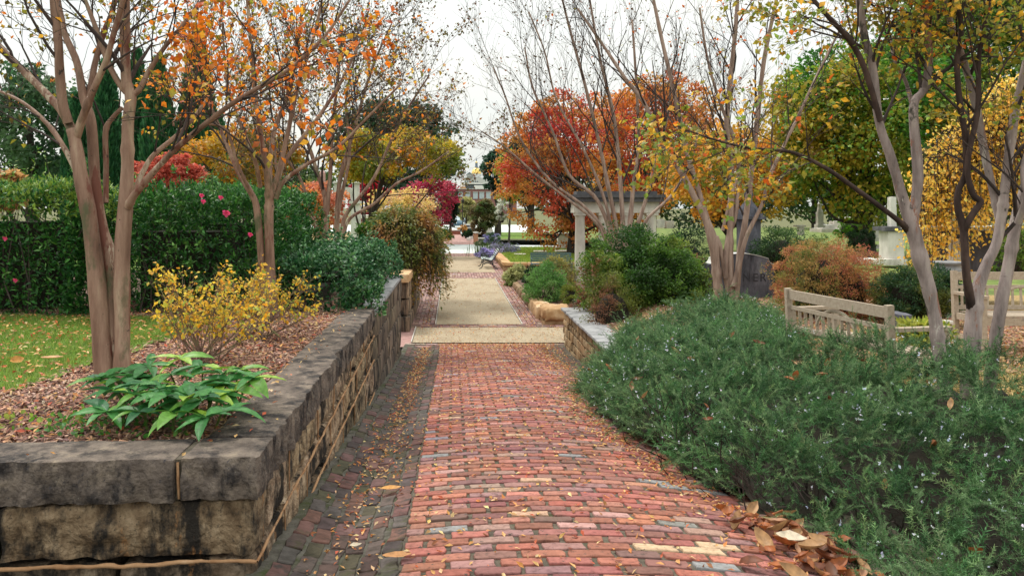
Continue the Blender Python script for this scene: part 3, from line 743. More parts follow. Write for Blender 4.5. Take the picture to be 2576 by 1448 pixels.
def crape(label, Y, limbs, seed, bark, lens, counts, leafspec, group=None, base=None, rmin=.0022, up=.3, spread=.85):
    rng = np.random.default_rng(seed)
    b0 = limb_world([limbs[0][0][0]], Y, rng)[0][0] if base is None else np.array(base)
    root = thing('crape_myrtle', label, 'tree', b0, group)
    tub = Geo(); tips = []
    for pts, opt in limbs:
        P, R = limb_world(pts, Y, rng, opt.get('drift', 0))
        n = max(10, len(pts) * 5); tt = np.linspace(0, len(R) - 1, n)
        Ps = smooth_line(P, n); Rs = np.interp(tt, np.arange(len(R)), R)
        kn = (fbm(Ps * 7, seed) - .5); Rs = Rs * (1 + .22 * kn)
        if pts[0][1] > 700: Rs = Rs * (1 + .32 * np.exp(-(Ps[:, 2] - Ps[0, 2] - .05).clip(0) / .09))
        if Rs[0] > .012:
            # knobs where old branches were cut
            for q in range(int(opt.get('knobs', 1))):
                c = rng.integers(2, n - 2); Rs[c] *= 1.18
        Geo().tube(Ps, Rs, n=14 if R[0] > .03 else 8, wob=.15).out(opt.get('name', 'trunk' if R[0] > .02 * Y / 5 else 'limb'), opt.get('bark', bark), root, smooth=True)
        if opt.get('grow', 1):
            c = list(counts); c[0] = opt.get('n', c[0]); l = [v * opt.get('ls', 1) for v in lens]
            sprout(Ps, Rs, rng, tub, tips, l, c, 0, opt.get('tmin', .35), up, spread, None, rmin)
    tub.out('branches', opt.get('twig', M['twig']), root, smooth=True, kind='stuff')
    lg = Geo()
    for ls in leafspec: leaves_on(lg, tips, rng, **ls)
    if lg.n: lg.out('foliage', M['leaf'], root, kind='stuff')
    return root, tips

OR = (.70, .21, .02); ORD = (.55, .12, .015); YO = (.66, .38, .04); OL = (.26, .24, .03); OLD = (.11, .09, .02); RED = (.40, .035, .02); BR = (.16, .07, .03); GRN = (.06, .13, .02); DGR = (.018, .05, .016)
YEL = (.68, .45, .07); LGR = (.20, .30, .05)

# ---- crape myrtle nearest the camera on the left
RS = 0.84
T1 = [
 ([(270, 985, 29), (258, 880, 27), (248, 760, 26), (236, 640, 24), (222, 530, 23), (205, 450, 22), (192, 370, 19), (180, 325, 17)], dict(grow=0, knobs=0)),
 ([(190, 345, 15), (152, 276, 12), (80, 200, 11), (0, 120, 10), (-90, 20, 8)], dict(n=5, drift=.08)),
 ([(172, 310, 15), (158, 262, 15), (150, 180, 14), (146, 104, 13), (135, 0, 12), (128, -120, 9)], dict(n=3, drift=-.02)),
 ([(192, 345, 14), (210, 290, 11), (240, 215, 10), (268, 150, 9), (290, 70, 8), (316, -20, 7), (340, -120, 5)], dict(n=4, drift=-.05)),
 ([(292, 960, 22, .05), (284, 850, 20, .05), (276, 651, 19, .08), (255, 573, 18, .1), (240, 469, 16, .1), (229, 313, 15, .12), (210, 245, 13, .15), (193, 156, 11, .2), (161, 78, 9, .25), (140, -40, 7, .3)], dict(n=3, tmin=.6)),
 ([(222, 270, 11, .15), (232, 200, 10, .2), (240, 156, 9, .25), (262, 80, 8, .3), (285, 20, 7, .35), (300, -80, 5, .4)], dict(n=5)),
 ([(306, 975, 26), (308, 860, 24), (307, 755, 23), (308, 625, 22), (316, 510, 22), (321, 417, 19), (322, 313, 18), (329, 245, 18), (318, 205, 16), (315, 100, 15), (316, -60, 12)], dict(n=3, tmin=.7, knobs=3)),
 ([(322, 520, 13, -.03), (340, 488, 12, -.08), (396, 422, 10, -.15), (440, 377, 9.5, -.2), (485, 338, 9, -.25), (563, 276, 8, -.3), (626, 235, 7, -.35), (730, 172, 6, -.4), (818, 90, 5, -.4), (880, 0, 4, -.4)], dict(n=17, tmin=.28, ls=1.0)),
 ([(340, 480, 9, .05), (356, 440, 8, .1), (385, 392, 8, .15), (440, 345, 7, .25), (485, 300, 6, .3), (520, 250, 4, .35)], dict(n=4)),
 ([(318, 232, 11), (300, 210, 9), (271, 156, 8), (250, 94, 7), (214, 0, 6)], dict(n=5)),
 ([(334, 240, 11), (350, 225, 9), (376, 177, 8), (410, 125, 7), (448, 78, 6.5), (511, 0, 6), (580, -90, 4)], dict(n=7)),
 ([(266, 510, 8, .15), (267, 420, 8, .2), (266, 330, 8, .2), (284, 296, 7, .2), (308, 271, 6, .2)], dict(n=2)),
 ([(208, 470, 9, .1), (193, 433, 9, .15), (160, 370, 8, .2), (120, 313, 7, .3), (60, 260, 5, .4), (0, 230, 4, .5)], dict(n=6)),
]
def T1_or(p): px = VX + p[0] * F / p[1]; return 420 < px < 1000
def T1_ol(p): px = VX + p[0] * F / p[1]; return px < 420
crape('pinkish brown multi-stemmed crape myrtle nearest on the left, rising from the mulch bed', 5.3, T1, 31, M['bark'], [.75, .42, .22], [5, 4, 4],
      [dict(per=3.8, size=.055, pal=[OR, ORD, YO, OL], w=[5, 3, 2, 1], tv=WIDE_V, tf=WIDE_F, keep=T1_or, off=.03),
       dict(per=2.2, size=.048, pal=[OL, OLD, YO, OR], w=[4, 3, 1, 1], tv=WIDE_V, tf=WIDE_F, keep=T1_ol, frac=.75, off=.02)], up=.15)

RS = 0.8
T2 = [
 ([(664, 790, 11), (660, 700, 11), (654, 600, 12), (645, 521, 11), (634, 490, 10), (600, 433, 8, .1), (575, 375, 7, .2), (553, 323, 6, .3), (520, 250, 5, .4), (470, 160, 4, .5)], dict(n=9, tmin=.55)),
 ([(634, 490, 6, -.05), (600, 420, 5, -.2), (570, 330, 5, -.3), (520, 310, 4, -.4)], dict(n=4)),
 ([(684, 790, 17), (680, 680, 16), (676, 560, 15), (678, 495, 14), (672, 440, 10, -.1), (660, 365, 8, -.2), (641, 235, 7, -.3), (626, 52, 5, -.4), (615, -80, 4, -.4)], dict(n=9, tmin=.5, knobs=3)),
 ([(680, 500, 9), (679, 420, 8, .1), (690, 330, 7, .2), (720, 250, 6, .3), (745, 150, 5, .4), (760, 20, 4, .5)], dict(n=8)),
 ([(684, 495, 9), (704, 420, 8), (725, 330, 7), (751, 209, 6), (785, 110, 5), (810, 0, 4)], dict(n=9)),
 ([(690, 490, 9), (700, 450, 8, .1), (720, 400, 7, .2), (790, 310, 6, .3), (850, 220, 5, .4), (900, 120, 4, .5)], dict(n=8)),
 ([(694, 500, 8), (715, 455, 7), (775, 412, 6), (850, 370, 5), (930, 290, 4), (1010, 210, 3)], dict(n=9)),
 ([(655, 470, 7), (640, 400, 6, -.2), (600, 300, 5, -.3), (570, 200, 4, -.3), (560, 60, 3.5, -.3)], dict(n=8)),
]
crape('slender pinkish crape myrtle behind the yellow rose bushes, before the camellia hedge', 8.6, T2, 32, M['bark'], [1.1, .6, .3], [8, 5, 4],
      [dict(per=3.2, size=.055, pal=[YO, OR, OL, BR], w=[3, 4, 3, 2], tv=WIDE_V, tf=WIDE_F, frac=.8, off=.03)], up=.3)
RS = 0.62
T3 = [
 ([(816, 640, 11), (816, 560, 11), (818, 500, 10), (800, 440, 8), (770, 350, 7), (720, 250, 5), (680, 150, 4)], dict(n=9, tmin=.35)),
 ([(822, 600, 9), (824, 520, 9), (832, 420, 8), (838, 304, 7), (850, 200, 5), (862, 60, 4)], dict(n=9)),
 ([(850, 620, 10), (848, 540, 10), (856, 450, 9), (890, 330, 7), (915, 240, 6), (945, 150, 5), (985, 60, 3)], dict(n=10)),
 ([(858, 600, 9), (868, 545, 8), (905, 495, 7), (945, 440, 6), (990, 340, 5), (1040, 250, 4), (1080, 190, 3)], dict(n=11)),
 ([(862, 600, 8), (880, 550, 7), (940, 513, 6), (998, 462, 5), (1060, 430, 4), (1130, 380, 3)], dict(n=9, drift=.1)),
 ([(800, 640, 8), (790, 560, 7), (740, 520, 6), (700, 450, 5), (690, 350, 4)], dict(n=7)),
 ([(806, 600, 7), (780, 520, 7), (750, 440, 6), (700, 380, 5), (640, 330, 3)], dict(n=7, drift=.15)),
 ([(842, 580, 8), (862, 480, 7), (880, 380, 6), (870, 250, 5), (900, 120, 3.5), (930, 20, 3)], dict(n=9, drift=-.1)),
]
crape('wide fan-shaped grey-brown crape myrtle with small leaves coloured dark against the sky before the white stone arch', 16.0, T3, 33, M['bark'], [1.9, 1.0, .5], [9, 5, 4],
      [dict(per=6.5, size=.068, pal=[(.10, .05, .025), (.10, .09, .025), (.17, .13, .03), (.28, .10, .02)], w=[4, 3, 2, 1.2], tv=WIDE_V, tf=WIDE_F, frac=.9, off=.05)], rmin=.003, up=.25)  # leaf palette darkened to paint backlit silhouettes against the sky
RS = 0.74
T4 = [
 ([(1812, 790, 13), (1806, 720, 14), (1799, 650, 15), (1792, 602, 17), (1772, 545, 12), (1714, 434, 10), (1671, 369, 9), (1640, 304, 8), (1618, 256, 7), (1571, 195, 6), (1519, 117, 5), (1453, 22, 4)], dict(n=10, tmin=.45, knobs=3)),
 ([(1800, 605, 10), (1783, 565, 10), (1757, 478, 9), (1731, 391, 8), (1697, 239, 7), (1662, 87, 6), (1638, -30, 5)], dict(n=9)),
 ([(1834, 790, 11), (1832, 720, 11), (1825, 690, 12), (1820, 660, 9), (1808, 615, 9), (1800, 595, 9)], dict(grow=0)),
 ([(1836, 780, 12), (1838, 690, 12), (1836, 608, 11), (1840, 434, 10), (1828, 326, 9), (1836, 208, 8), (1849, 87, 7), (1858, -40, 5)], dict(n=10, knobs=3)),
 ([(1826, 700, 8, -.05), (1826, 640, 8, -.05), (1834, 590, 8), (1850, 540, 7), (1858, 430, 6), (1846, 350, 6), (1812, 260, 5), (1780, 150, 4), (1760, 20, 4)], dict(n=8)),
 ([(1850, 770, 9), (1856, 700, 10), (1862, 630, 10), (1874, 560, 9), (1888, 456, 9), (1905, 304, 8), (1922, 152, 7), (1953, 0, 6), (1965, -80, 4)], dict(n=10, knobs=3)),
 ([(1846, 720, 8, -.1), (1862, 655, 8, -.1), (1880, 590, 7, -.1), (1918, 512, 6, -.1), (1935, 447, 6, -.1), (1980, 350, 5, -.1), (2013, 282, 5), (2060, 180, 4), (2120, 60, 3)], dict(n=10)),
 ([(1818, 580, 6), (1832, 520, 5), (1860, 400, 5), (1830, 300, 4), (1850, 200, 3)], dict(n=7)),
]
crape('nearly leafless pale-stemmed crape myrtle standing before the dark family gravestone', 13.6, T4, 34, M['bark_pale'], [1.6, .85, .42], [9, 4, 4],
      [dict(per=.9, size=.07, pal=[ORD, OL, BR, OR], w=[3, 3, 3, 1], tv=WIDE_V, tf=WIDE_F, frac=.6, off=.03)], rmin=.0026, up=.35, spread=.75)
RS = 0.66
T5 = [
 ([(1545, 680, 9), (1540, 600, 9), (1500, 500, 7), (1432, 440, 6), (1390, 330, 5), (1340, 220, 4), (1320, 120, 3)], dict(n=10, tmin=.3)),
 ([(1560, 680, 9), (1556, 600, 9), (1530, 470, 8), (1505, 350, 7), (1468, 200, 6), (1435, 80, 5), (1400, -60, 3)], dict(n=10)),
 ([(1570, 680, 9), (1568, 595, 9), (1560, 450, 8), (1545, 300, 7), (1510, 150, 5), (1480, -20, 4)], dict(n=10)),
 ([(1580, 680, 10), (1583, 595, 9), (1592, 480, 8), (1606, 360, 6), (1600, 200, 5), (1590, 50, 4)], dict(n=9)),
 ([(1590, 680, 8), (1596, 600, 8), (1625, 500, 7), (1650, 400, 5), (1680, 290, 4), (1690, 170, 3)], dict(n=9)),
 ([(1536, 640, 8), (1520, 580, 7), (1470, 520, 6), (1380, 450, 5), (1310, 350, 4), (1270, 240, 3), (1240, 170, 2)], dict(n=10)),
 ([(1530, 620, 6), (1500, 560, 6), (1440, 510, 5), (1350, 440, 4), (1270, 370, 3), (1210, 330, 2)], dict(n=8)),
 ([(1602, 650, 7), (1622, 560, 6), (1690, 490, 5), (1740, 400, 4), (1760, 300, 3)], dict(n=8)),
 ([(1552, 640, 7), (1520, 500, 6), (1470, 380, 5), (1400, 250, 4), (1370, 130, 3), (1330, 30, 3)], dict(n=10, drift=-.1)),
]
crape('tall upright fan of slim crape myrtle stems growing in front of the white columned tomb', 22.5, T5, 35, M['bark_pale'], [2.4, 1.3, .65], [10, 5, 4],
      [dict(per=1.8, size=.075, pal=[(.10, .05, .025), (.09, .07, .025), (.28, .08, .02)], w=[4, 3, 1], tv=WIDE_V, tf=WIDE_F, frac=.7, off=.05)], rmin=.0036, up=.35, spread=.7)  # dark leaf colours imitate leaves seen against a bright sky
RS = 0.74
T6 = [
 ([(2390, 1060, 22), (2374, 960, 21), (2362, 880, 22), (2352, 800, 22), (2335, 720, 22), (2312, 640, 22), (2298, 585, 23), (2272, 500, 17), (2239, 391, 15), (2211, 305, 14), (2196, 176, 13), (2176, 98, 12), (2155, -40, 10)], dict(n=7, tmin=.7, knobs=4)),
 ([(2296, 570, 16), (2304, 500, 16), (2309, 430, 16), (2298, 274, 15), (2318, 235, 13), (2329, 215, 13), (2337, 137, 12), (2335, 39, 11), (2345, -80, 8)], dict(n=7, tmin=.5, knobs=4)),
 ([(2300, 604, 12, .05), (2280, 575, 11, 0), (2254, 550, 9, -.1), (2161, 481, 8, -.15), (2082, 426, 7, -.2), (2004, 387, 6, -.25), (1946, 377, 5.5, -.3), (1887, 373, 4.5, -.35), (1800, 352, 3.5, -.4), (1720, 325, 2.5, -.45)], dict(n=11, tmin=.45, bark=M['bark_wet'], ls=.75)),
 ([(2215, 305, 10, -.05), (2176, 176, 9, -.1), (2140, 105, 9, -.15), (2090, 50, 8, -.2), (2043, -5, 7, -.2), (1980, -90, 5, -.2)], dict(n=8, bark=M['bark_wet'], tmin=.2)),
 ([(2300, 290, 8, .1), (2280, 210, 6, .2), (2250, 150, 5, .2), (2240, 90, 4, .3)], dict(n=5)),
 ([(2440, 1075, 26), (2437, 960, 26), (2446, 860, 27), (2452, 780, 24), (2462, 720, 20), (2482, 665, 17), (2506, 613, 16), (2520, 540, 16), (2528, 469, 15), (2552, 293, 13), (2590, 120, 11)], dict(n=6, tmin=.6, knobs=3)),
 ([(2450, 850, 12, .08), (2446, 790, 14, .02), (2438, 740, 14, -.05), (2430, 680, 13, -.1), (2424, 580, 12, -.1), (2410, 526, 11, -.1), (2410, 483, 10, -.1), (2430, 430, 10, -.1), (2428, 340, 9, -.1), (2416, 270, 9, -.1), (2407, 156, 9, -.1), (2419, 78, 8, -.1), (2400, -40, 7, -.1)], dict(n=7, tmin=.6, bark=M['bark_wet'])),
 ([(2424, 605, 11, -.06), (2428, 575, 11, -.11), (2446, 540, 11, -.14), (2466, 508, 11, -.15), (2446, 485, 10, -.15), (2434, 410, 9, -.15), (2460, 274, 9, -.15), (2462, 150, 8, -.15), (2478, 60, 8, -.15), (2500, -60, 6, -.15)], dict(n=7, tmin=.6, bark=M['bark_wet'])),
 ([(2516, 560, 13, .05), (2500, 490, 13, .08), (2478, 391, 13, .1), (2448, 234, 12, .12), (2398, 78, 10, .15), (2360, -40, 8, .2)], dict(n=6, tmin=.5, knobs=3)),
 ([(2488, 1075, 17, .1), (2490, 980, 18, .1), (2500, 880, 19, .1), (2520, 760, 18, .1), (2540, 650, 18, .1), (2556, 560, 18, .1), (2590, 440, 16, .1), (2640, 300, 13, .1)], dict(n=5, tmin=.7)),
 ([(2560, 560, 12, -.2), (2580, 500, 12, -.3), (2576, 420, 11, -.3), (2600, 340, 10, -.3)], dict(n=3)),
]
crape('large grey-lilac multi-stemmed crape myrtle at the right edge beside the wooden benches', 6.2, T6, 36, M['bark_lilac'], [.95, .5, .26], [7, 5, 4],
      [dict(per=5.0, size=.056, pal=[OL, YO, ORD, LGR], w=[5, 3, .6, 2.2], tv=WIDE_V, tf=WIDE_F, frac=.95, off=.03, keep=lambda p: (VY + (EYE - p[2]) * F / p[1] < 300) or (VX + p[0] * F / p[1] < 2020))], up=.1, rmin=.0016)

# ------------------------------------------------------------ leafy masses
def blob_leaves(geo, rng, c, rad, n_clump, per, size, pal, w, tv=WIDE_V, tf=WIDE_F, shell=.55, clump=.24, low=-1.0, flat_=.7, noise_scale=None, npal=None, gaps=0.0, hang=.2, jit=.3):
    c = np.array(c, float); rad = np.array(rad, float)
    d = rand_dirs(n_clump, rng); d[:, 2] = np.abs(d[:, 2]) * np.where(rng.random(n_clump) < .68, 1, -1) if low < 0 else np.abs(d[:, 2])
    d[:, 2] = np.maximum(d[:, 2], low)
    rr = rng.uniform(shell ** 2, 1, n_clump) ** .5
    rr *= .78 + .42 * fbm(d * 1.9 + c * .37, 5, 2)
    cc = c + d * rad * rr[:, None]
    if gaps: cc = cc[fbm(cc * 3.0 / max(rad), 13, 2) > gaps]
    m = len(cc)
    cs = clump * rng.uniform(.6, 1.3, m)
    P = np.repeat(cc, per, 0); k = len(P)
    o = rand_dirs(k, rng) * (rng.uniform(.25, 1, k) ** .6)[:, None]; o[:, 2] = o[:, 2] * flat_
    P = P + o * np.repeat(cs, per)[:, None] * rad.mean()
    out = P - c; out /= np.linalg.norm(out, axis=1)[:, None]
    ds = out * .6 + rng.normal(size=(k, 3)) * .7 - np.array([0, 0, hang])
    if npal is not None:
        s_ = fbm(P * (noise_scale or .5), 41, 3); cl = np.repeat(rng.uniform(-.09, .09, m), per)
        s_ = np.clip((s_ + cl - .28) / .44, 0, .9999) * (len(npal) - 1); i = s_.astype(int); f = (s_ - i)[:, None]
        npv = np.array(npal); tint = npv[i] * (1 - f) + npv[i + 1] * f; tint = np.clip(tint * (1 + rng.uniform(-jit, jit, (k, 1))), 0, .9)
    else: tint = pick(pal, w, rng, k, jit)
    scatter(geo, tv, tf, P, frames(ds, rng.uniform(-1.4, 1.4, k)), size * rng.uniform(.65, 1.3, k), tint)
    return cc

def crown_tree(name, label, cx, cy, rx, ry, Y, gz, npal, n_clump, per, size, seed, depth=None, trunk=.22, noise_scale=.5, low=-1.0, shell=.55, clump=.24, gaps=0., cat='tree', group=None, bark='bark_dark', hang=.2, tv=WIDE_V, tf=WIDE_F, limbs=14, loc=None, mat='leaf', flat_=.7, stem_to=None, jit=.3, base_x=None):
    rng = np.random.default_rng(seed)
    c = W(cx, cy, Y); rad = (rx * Y / F, depth if depth else rx * Y / F * .8, ry * Y / F)
    bx = c[0] if base_x is None else (base_x - VX) * Y / F
    root = thing(name, label, cat, (bx, Y, gz), group)
    lg = Geo(); cc = blob_leaves(lg, rng, c, rad, n_clump, per, size, None, None, tv, tf, shell, clump, low, flat_, noise_scale, npal, gaps, hang, jit)
    if trunk:
        tg = Geo(); top = c + np.array([0, 0, rad[2] * .2]); b = np.array([bx, Y, gz])
        P = smooth_line([b, b * .55 + c * .45 + rng.normal(size=3) * .1, top], 10)
        tg.tube(P, np.linspace(trunk, trunk * .3, 10), n=9).out('trunk', M[bark], root, smooth=True)
        bg = Geo()
        for k in rng.choice(len(cc), min(limbs, len(cc)), replace=False):
            t = rng.uniform(.25, .95); j = int(t * 9); p = P[j]
            e = cc[k]; mid = (p + e) / 2 + rng.normal(size=3) * .08 * rad[0] + np.array([0, 0, -.06 * rad[2]])
            bg.tube(smooth_line([p, mid, e], 8), np.linspace(trunk * .35 * (1 - t * .5), trunk * .06, 8), n=5, cap=False)
        bg.out('branches', M[bark], root, smooth=True, kind='stuff')
    lg.out('foliage', M[mat], root, kind='stuff')
    return root

DG = [(.010, .03, .012), (.02, .055, .018), (.035, .085, .022), (.06, .12, .03)]
crown_tree('magnolia_tree', 'dark blue-green broad magnolia far left behind the hedge', 75, 330, 175, 165, 33, .3, [(.02, .06, .035), (.045, .11, .05), (.10, .18, .08)], 130, 70, .24, 51, trunk=.3)
crown_tree('oak_tree', 'dark oak showing above the hedge between the cypresses and the arch', 590, 440, 130, 95, 44, .3, DG, 120, 60, .28, 52, trunk=.3)
crown_tree('oak_tree', 'large dark green evergreen behind the golden maple, left of the radio mast', 990, 390, 165, 135, 62, 0, [(.012, .035, .02), (.028, .07, .03), (.06, .11, .05)], 190, 75, .36, 53, trunk=.5, gaps=.3)
crown_tree('maple_tree', 'golden olive maple spreading low behind the fan-shaped crape myrtle', 985, 395, 165, 68, 25, .6, [(.13, .17, .02), (.26, .27, .03), (.48, .35, .03), (.60, .30, .02), (.24, .26, .03)], 150, 75, .13, 54, trunk=.16, noise_scale=.8, gaps=.3, base_x=900)
crown_tree('maple_tree', 'amber maple behind the slender crape myrtle, above the hedge', 610, 400, 150, 75, 22, .6, [(.16, .14, .02), (.40, .24, .02), (.55, .24, .02), (.2, .17, .02)], 120, 55, .12, 55, trunk=.12, noise_scale=.8, gaps=.38)
crown_tree('maple_tree', 'small coral red maple just above the camellia hedge, beside the cypresses', 412, 450, 92, 62, 19, .8, [(.42, .06, .04), (.52, .12, .08), (.50, .17, .12)], 90, 80, .085, 56, trunk=.1)
crown_tree('maple_tree', 'orange and pink shrub-like maple beneath the fan-shaped crape myrtle', 775, 530, 100, 62, 21, .8, [(.50, .12, .03), (.62, .25, .05), (.55, .20, .14), (.45, .30, .06)], 80, 70, .09, 57, trunk=.08, base_x=780)
crown_tree('grass_shrub', 'tall tan ornamental grass at the far left edge above the hedge', 18, 478, 50, 40, 15, 1.2, [(.30, .17, .06), (.50, .30, .12), (.42, .24, .10)], 60, 60, .16, 58, trunk=.03, cat='shrub')
def cypress(px, top, w, Y, seed, label):
    rng = np.random.default_rng(seed); c = W(px, 640, Y); zt = EYE - (top - VY) * Y / F; H = zt - .4; R = w * Y / F / 2
    root = thing('cypress_tree', label, 'tree', (c[0], Y, .4), 'columnar cypresses behind the hedge')
    Geo().tube([(c[0], Y, .4), (c[0], Y, .4 + H * .9)], [.12, .03], n=7).out('trunk', M['bark_dark'], root, smooth=True)
    n = 9000; z = rng.uniform(.03, 1, n) ** .9; prof = np.minimum(1, (1 - z) * 2.6) ** .75 * (.75 + .25 * np.minimum(1, z * 5))
    a = rng.uniform(0, 2 * math.pi, n); rr = R * prof * rng.uniform(.6, 1, n) ** .5 * (.8 + .4 * fbm(np.stack([np.cos(a) * 1.5, np.sin(a) * 1.5, z * H * .6], -1), seed))
    P = np.stack([c[0] + rr * np.cos(a), Y + rr * np.sin(a), .4 + z * H], -1)
    d = np.stack([np.cos(a) * .25, np.sin(a) * .25, np.ones(n)], -1) + rng.normal(size=(n, 3)) * .18
    g = Geo(); scatter(g, LEAF_V, LEAF_F, P, frames(d, rng.uniform(-3, 3, n), (1, .2, 0)), .34 * rng.uniform(.6, 1.3, n), pick([(.02, .09, .035), (.035, .13, .05), (.06, .18, .07)], [2, 3, 1], rng, n, .25))
    g.out('foliage', M['leaf'], root, kind='stuff')
cypress(193, 250, 60, 31, 61, 'leftmost of the dark columnar cypresses, half hidden by the near crape myrtle')
cypress(268, 165, 72, 30, 62, 'second dark columnar cypress from the left, between the stems of the near crape myrtle')
cypress(345, 140, 66, 32, 63, 'third dark columnar cypress from the left, just right of the thickest near stem')
cypress(400, 160, 82, 29, 64, 'bright-sided columnar cypress above the coral red maple')
cypress(498, 88, 88, 30, 65, 'tallest columnar cypress, standing alone right of the others')
cypress(548, 300, 60, 34, 66, 'short columnar cypress at the right end of the cypress row')

crown_tree('witch_hazel', 'pale yellow open-branched shrub above the weeping maple', 1015, 520, 92, 50, 37, .4, [(.55, .42, .14), (.66, .50, .16), (.60, .40, .22)], 90, 34, .13, 71, trunk=.1, cat='shrub', shell=.3, gaps=.3)
crown_tree('maple_tree', 'magenta red maple behind the pale yellow shrub', 1082, 505, 72, 64, 46, .3, [(.20, .012, .035), (.40, .03, .08), (.52, .10, .14)], 90, 60, .17, 72, trunk=.15, noise_scale=.7)
crown_tree('maple_tree', 'deep crimson maple seen through and beside the white stone arch', 925, 500, 62, 52, 50, .3, [(.26, .01, .02), (.45, .03, .05)], 70, 50, .2, 73, trunk=.12)
crown_tree('holly_tree', 'narrow dark evergreen left of the far drive', 1131, 520, 20, 55, 66, .2, DG[:3], 60, 60, .24, 74, trunk=.15)
crown_tree('cypress_shrub', 'feathery olive green conifer shrub beyond the road', 1216, 545, 40, 40, 70, .2, [(.035, .07, .02), (.08, .12, .03), (.24, .18, .09)], 90, 55, .24, 75, trunk=.2)
crown_tree('willow_shrub', 'hazy pale yellow-green tree beyond the drive, left of the feathery conifer', 1172, 525, 26, 28, 95, .2, [(.26, .27, .11), (.38, .36, .14)], 60, 50, .32, 76, trunk=.15)
crown_tree('magnolia_tree', 'open dark magnolia with bare upper twigs in front of the domed building', 1252, 428, 40, 48, 72, .2, [(.014, .045, .03), (.03, .08, .045), (.06, .11, .06)], 110, 48, .30, 77, trunk=.35, gaps=.34, clump=.2)
crown_tree('pine_tree', 'large dark blue-green tree between the dome and the scarlet maple', 1335, 425, 75, 85, 78, .2, [(.014, .045, .03), (.03, .075, .04), (.06, .11, .06)], 140, 55, .36, 78, trunk=.4, gaps=.3)
crown_tree('shrub', 'lime green shrub at the left edge of the scarlet maple', 1280, 450, 34, 70, 52, .4, [(.16, .24, .03), (.30, .36, .05)], 60, 50, .2, 79, trunk=.08, cat='shrub')
MP = [(.45, .02, .02), (.55, .05, .025), (.62, .16, .02), (.60, .24, .03), (.50, .30, .04), (.62, .16, .03)]
crown_tree('maple_tree', 'large scarlet and orange maple with crooked dark limbs, right of the gravel path', 1440, 430, 205, 195, 42, .5, [(.42, .03, .025), (.50, .10, .03), (.56, .22, .04), (.44, .28, .06), (.54, .18, .04), (.46, .25, .05), (.46, .075, .035)], 430, 85, .16, 80, trunk=.32, noise_scale=.42, limbs=60, depth=3.6, clump=.14, gaps=.33)
crown_tree('maple_tree', 'orange-pink maple behind the stems in front of the columned tomb', 1640, 370, 170, 180, 48, .6, [(.52, .14, .04), (.60, .23, .045), (.50, .30, .05), (.56, .18, .06)], 260, 75, .2, 81, trunk=.28, noise_scale=.35, limbs=44, gaps=.3, clump=.17)
crown_tree('maple_tree', 'amber yellow maple behind the dark obelisk', 1830, 440, 165, 120, 34, .8, [(.36, .28, .03), (.64, .36, .04), (.70, .28, .04), (.30, .30, .03)], 170, 80, .15, 82, trunk=.2, noise_scale=.5, limbs=26)
crown_tree('oak_tree', 'big olive green and orange tree hanging low over the far gravestones', 2185, 330, 235, 215, 30, .9, [(.03, .12, .015), (.06, .20, .02), (.12, .26, .03), (.34, .30, .03), (.07, .20, .02), (.42, .30, .03)], 470, 95, .17, 83, trunk=.3, noise_scale=.5, limbs=30)
crown_tree('oak_tree', 'dark green tree filling the top right corner behind the crape myrtle', 2480, 120, 230, 230, 36, 1, [(.03, .09, .02), (.07, .17, .03), (.17, .25, .03), (.40, .30, .04)], 330, 85, .21, 84, trunk=.3, noise_scale=.4, gaps=.12)
crown_tree('oak_tree', 'dark tree at the far right edge behind the monument', 2640, 430, 130, 190, 26, 1, [(.02, .06, .015), (.06, .12, .02), (.14, .2, .03)], 120, 70, .16, 85, trunk=.2)
# distant tree line closing the view
for k, (px, py, rx, ry, Y, lab) in enumerate([(-250, 430, 190, 120, 60, 'far dark tree beyond the left edge'), (180, 470, 160, 70, 70, 'low far tree line behind the cypresses'), (700, 470, 150, 70, 80, 'far green tree behind the amber maple'), (1500, 480, 190, 90, 95, 'far green tree behind the scarlet maple'), (1800, 500, 200, 80, 90, 'far green tree behind the amber yellow maple'), (2050, 440, 130, 130, 70, 'far green tree right of the obelisk'), (2350, 500, 220, 90, 75, 'far tree line behind the pedestals'), (2700, 450, 200, 140, 60, 'far tree beyond the right edge')]):
    crown_tree('oak_tree', lab, px, py, rx, ry, Y, .2, DG + [(.10, .13, .03)], 110, 50, .0058 * Y, 90 + k, trunk=.3)

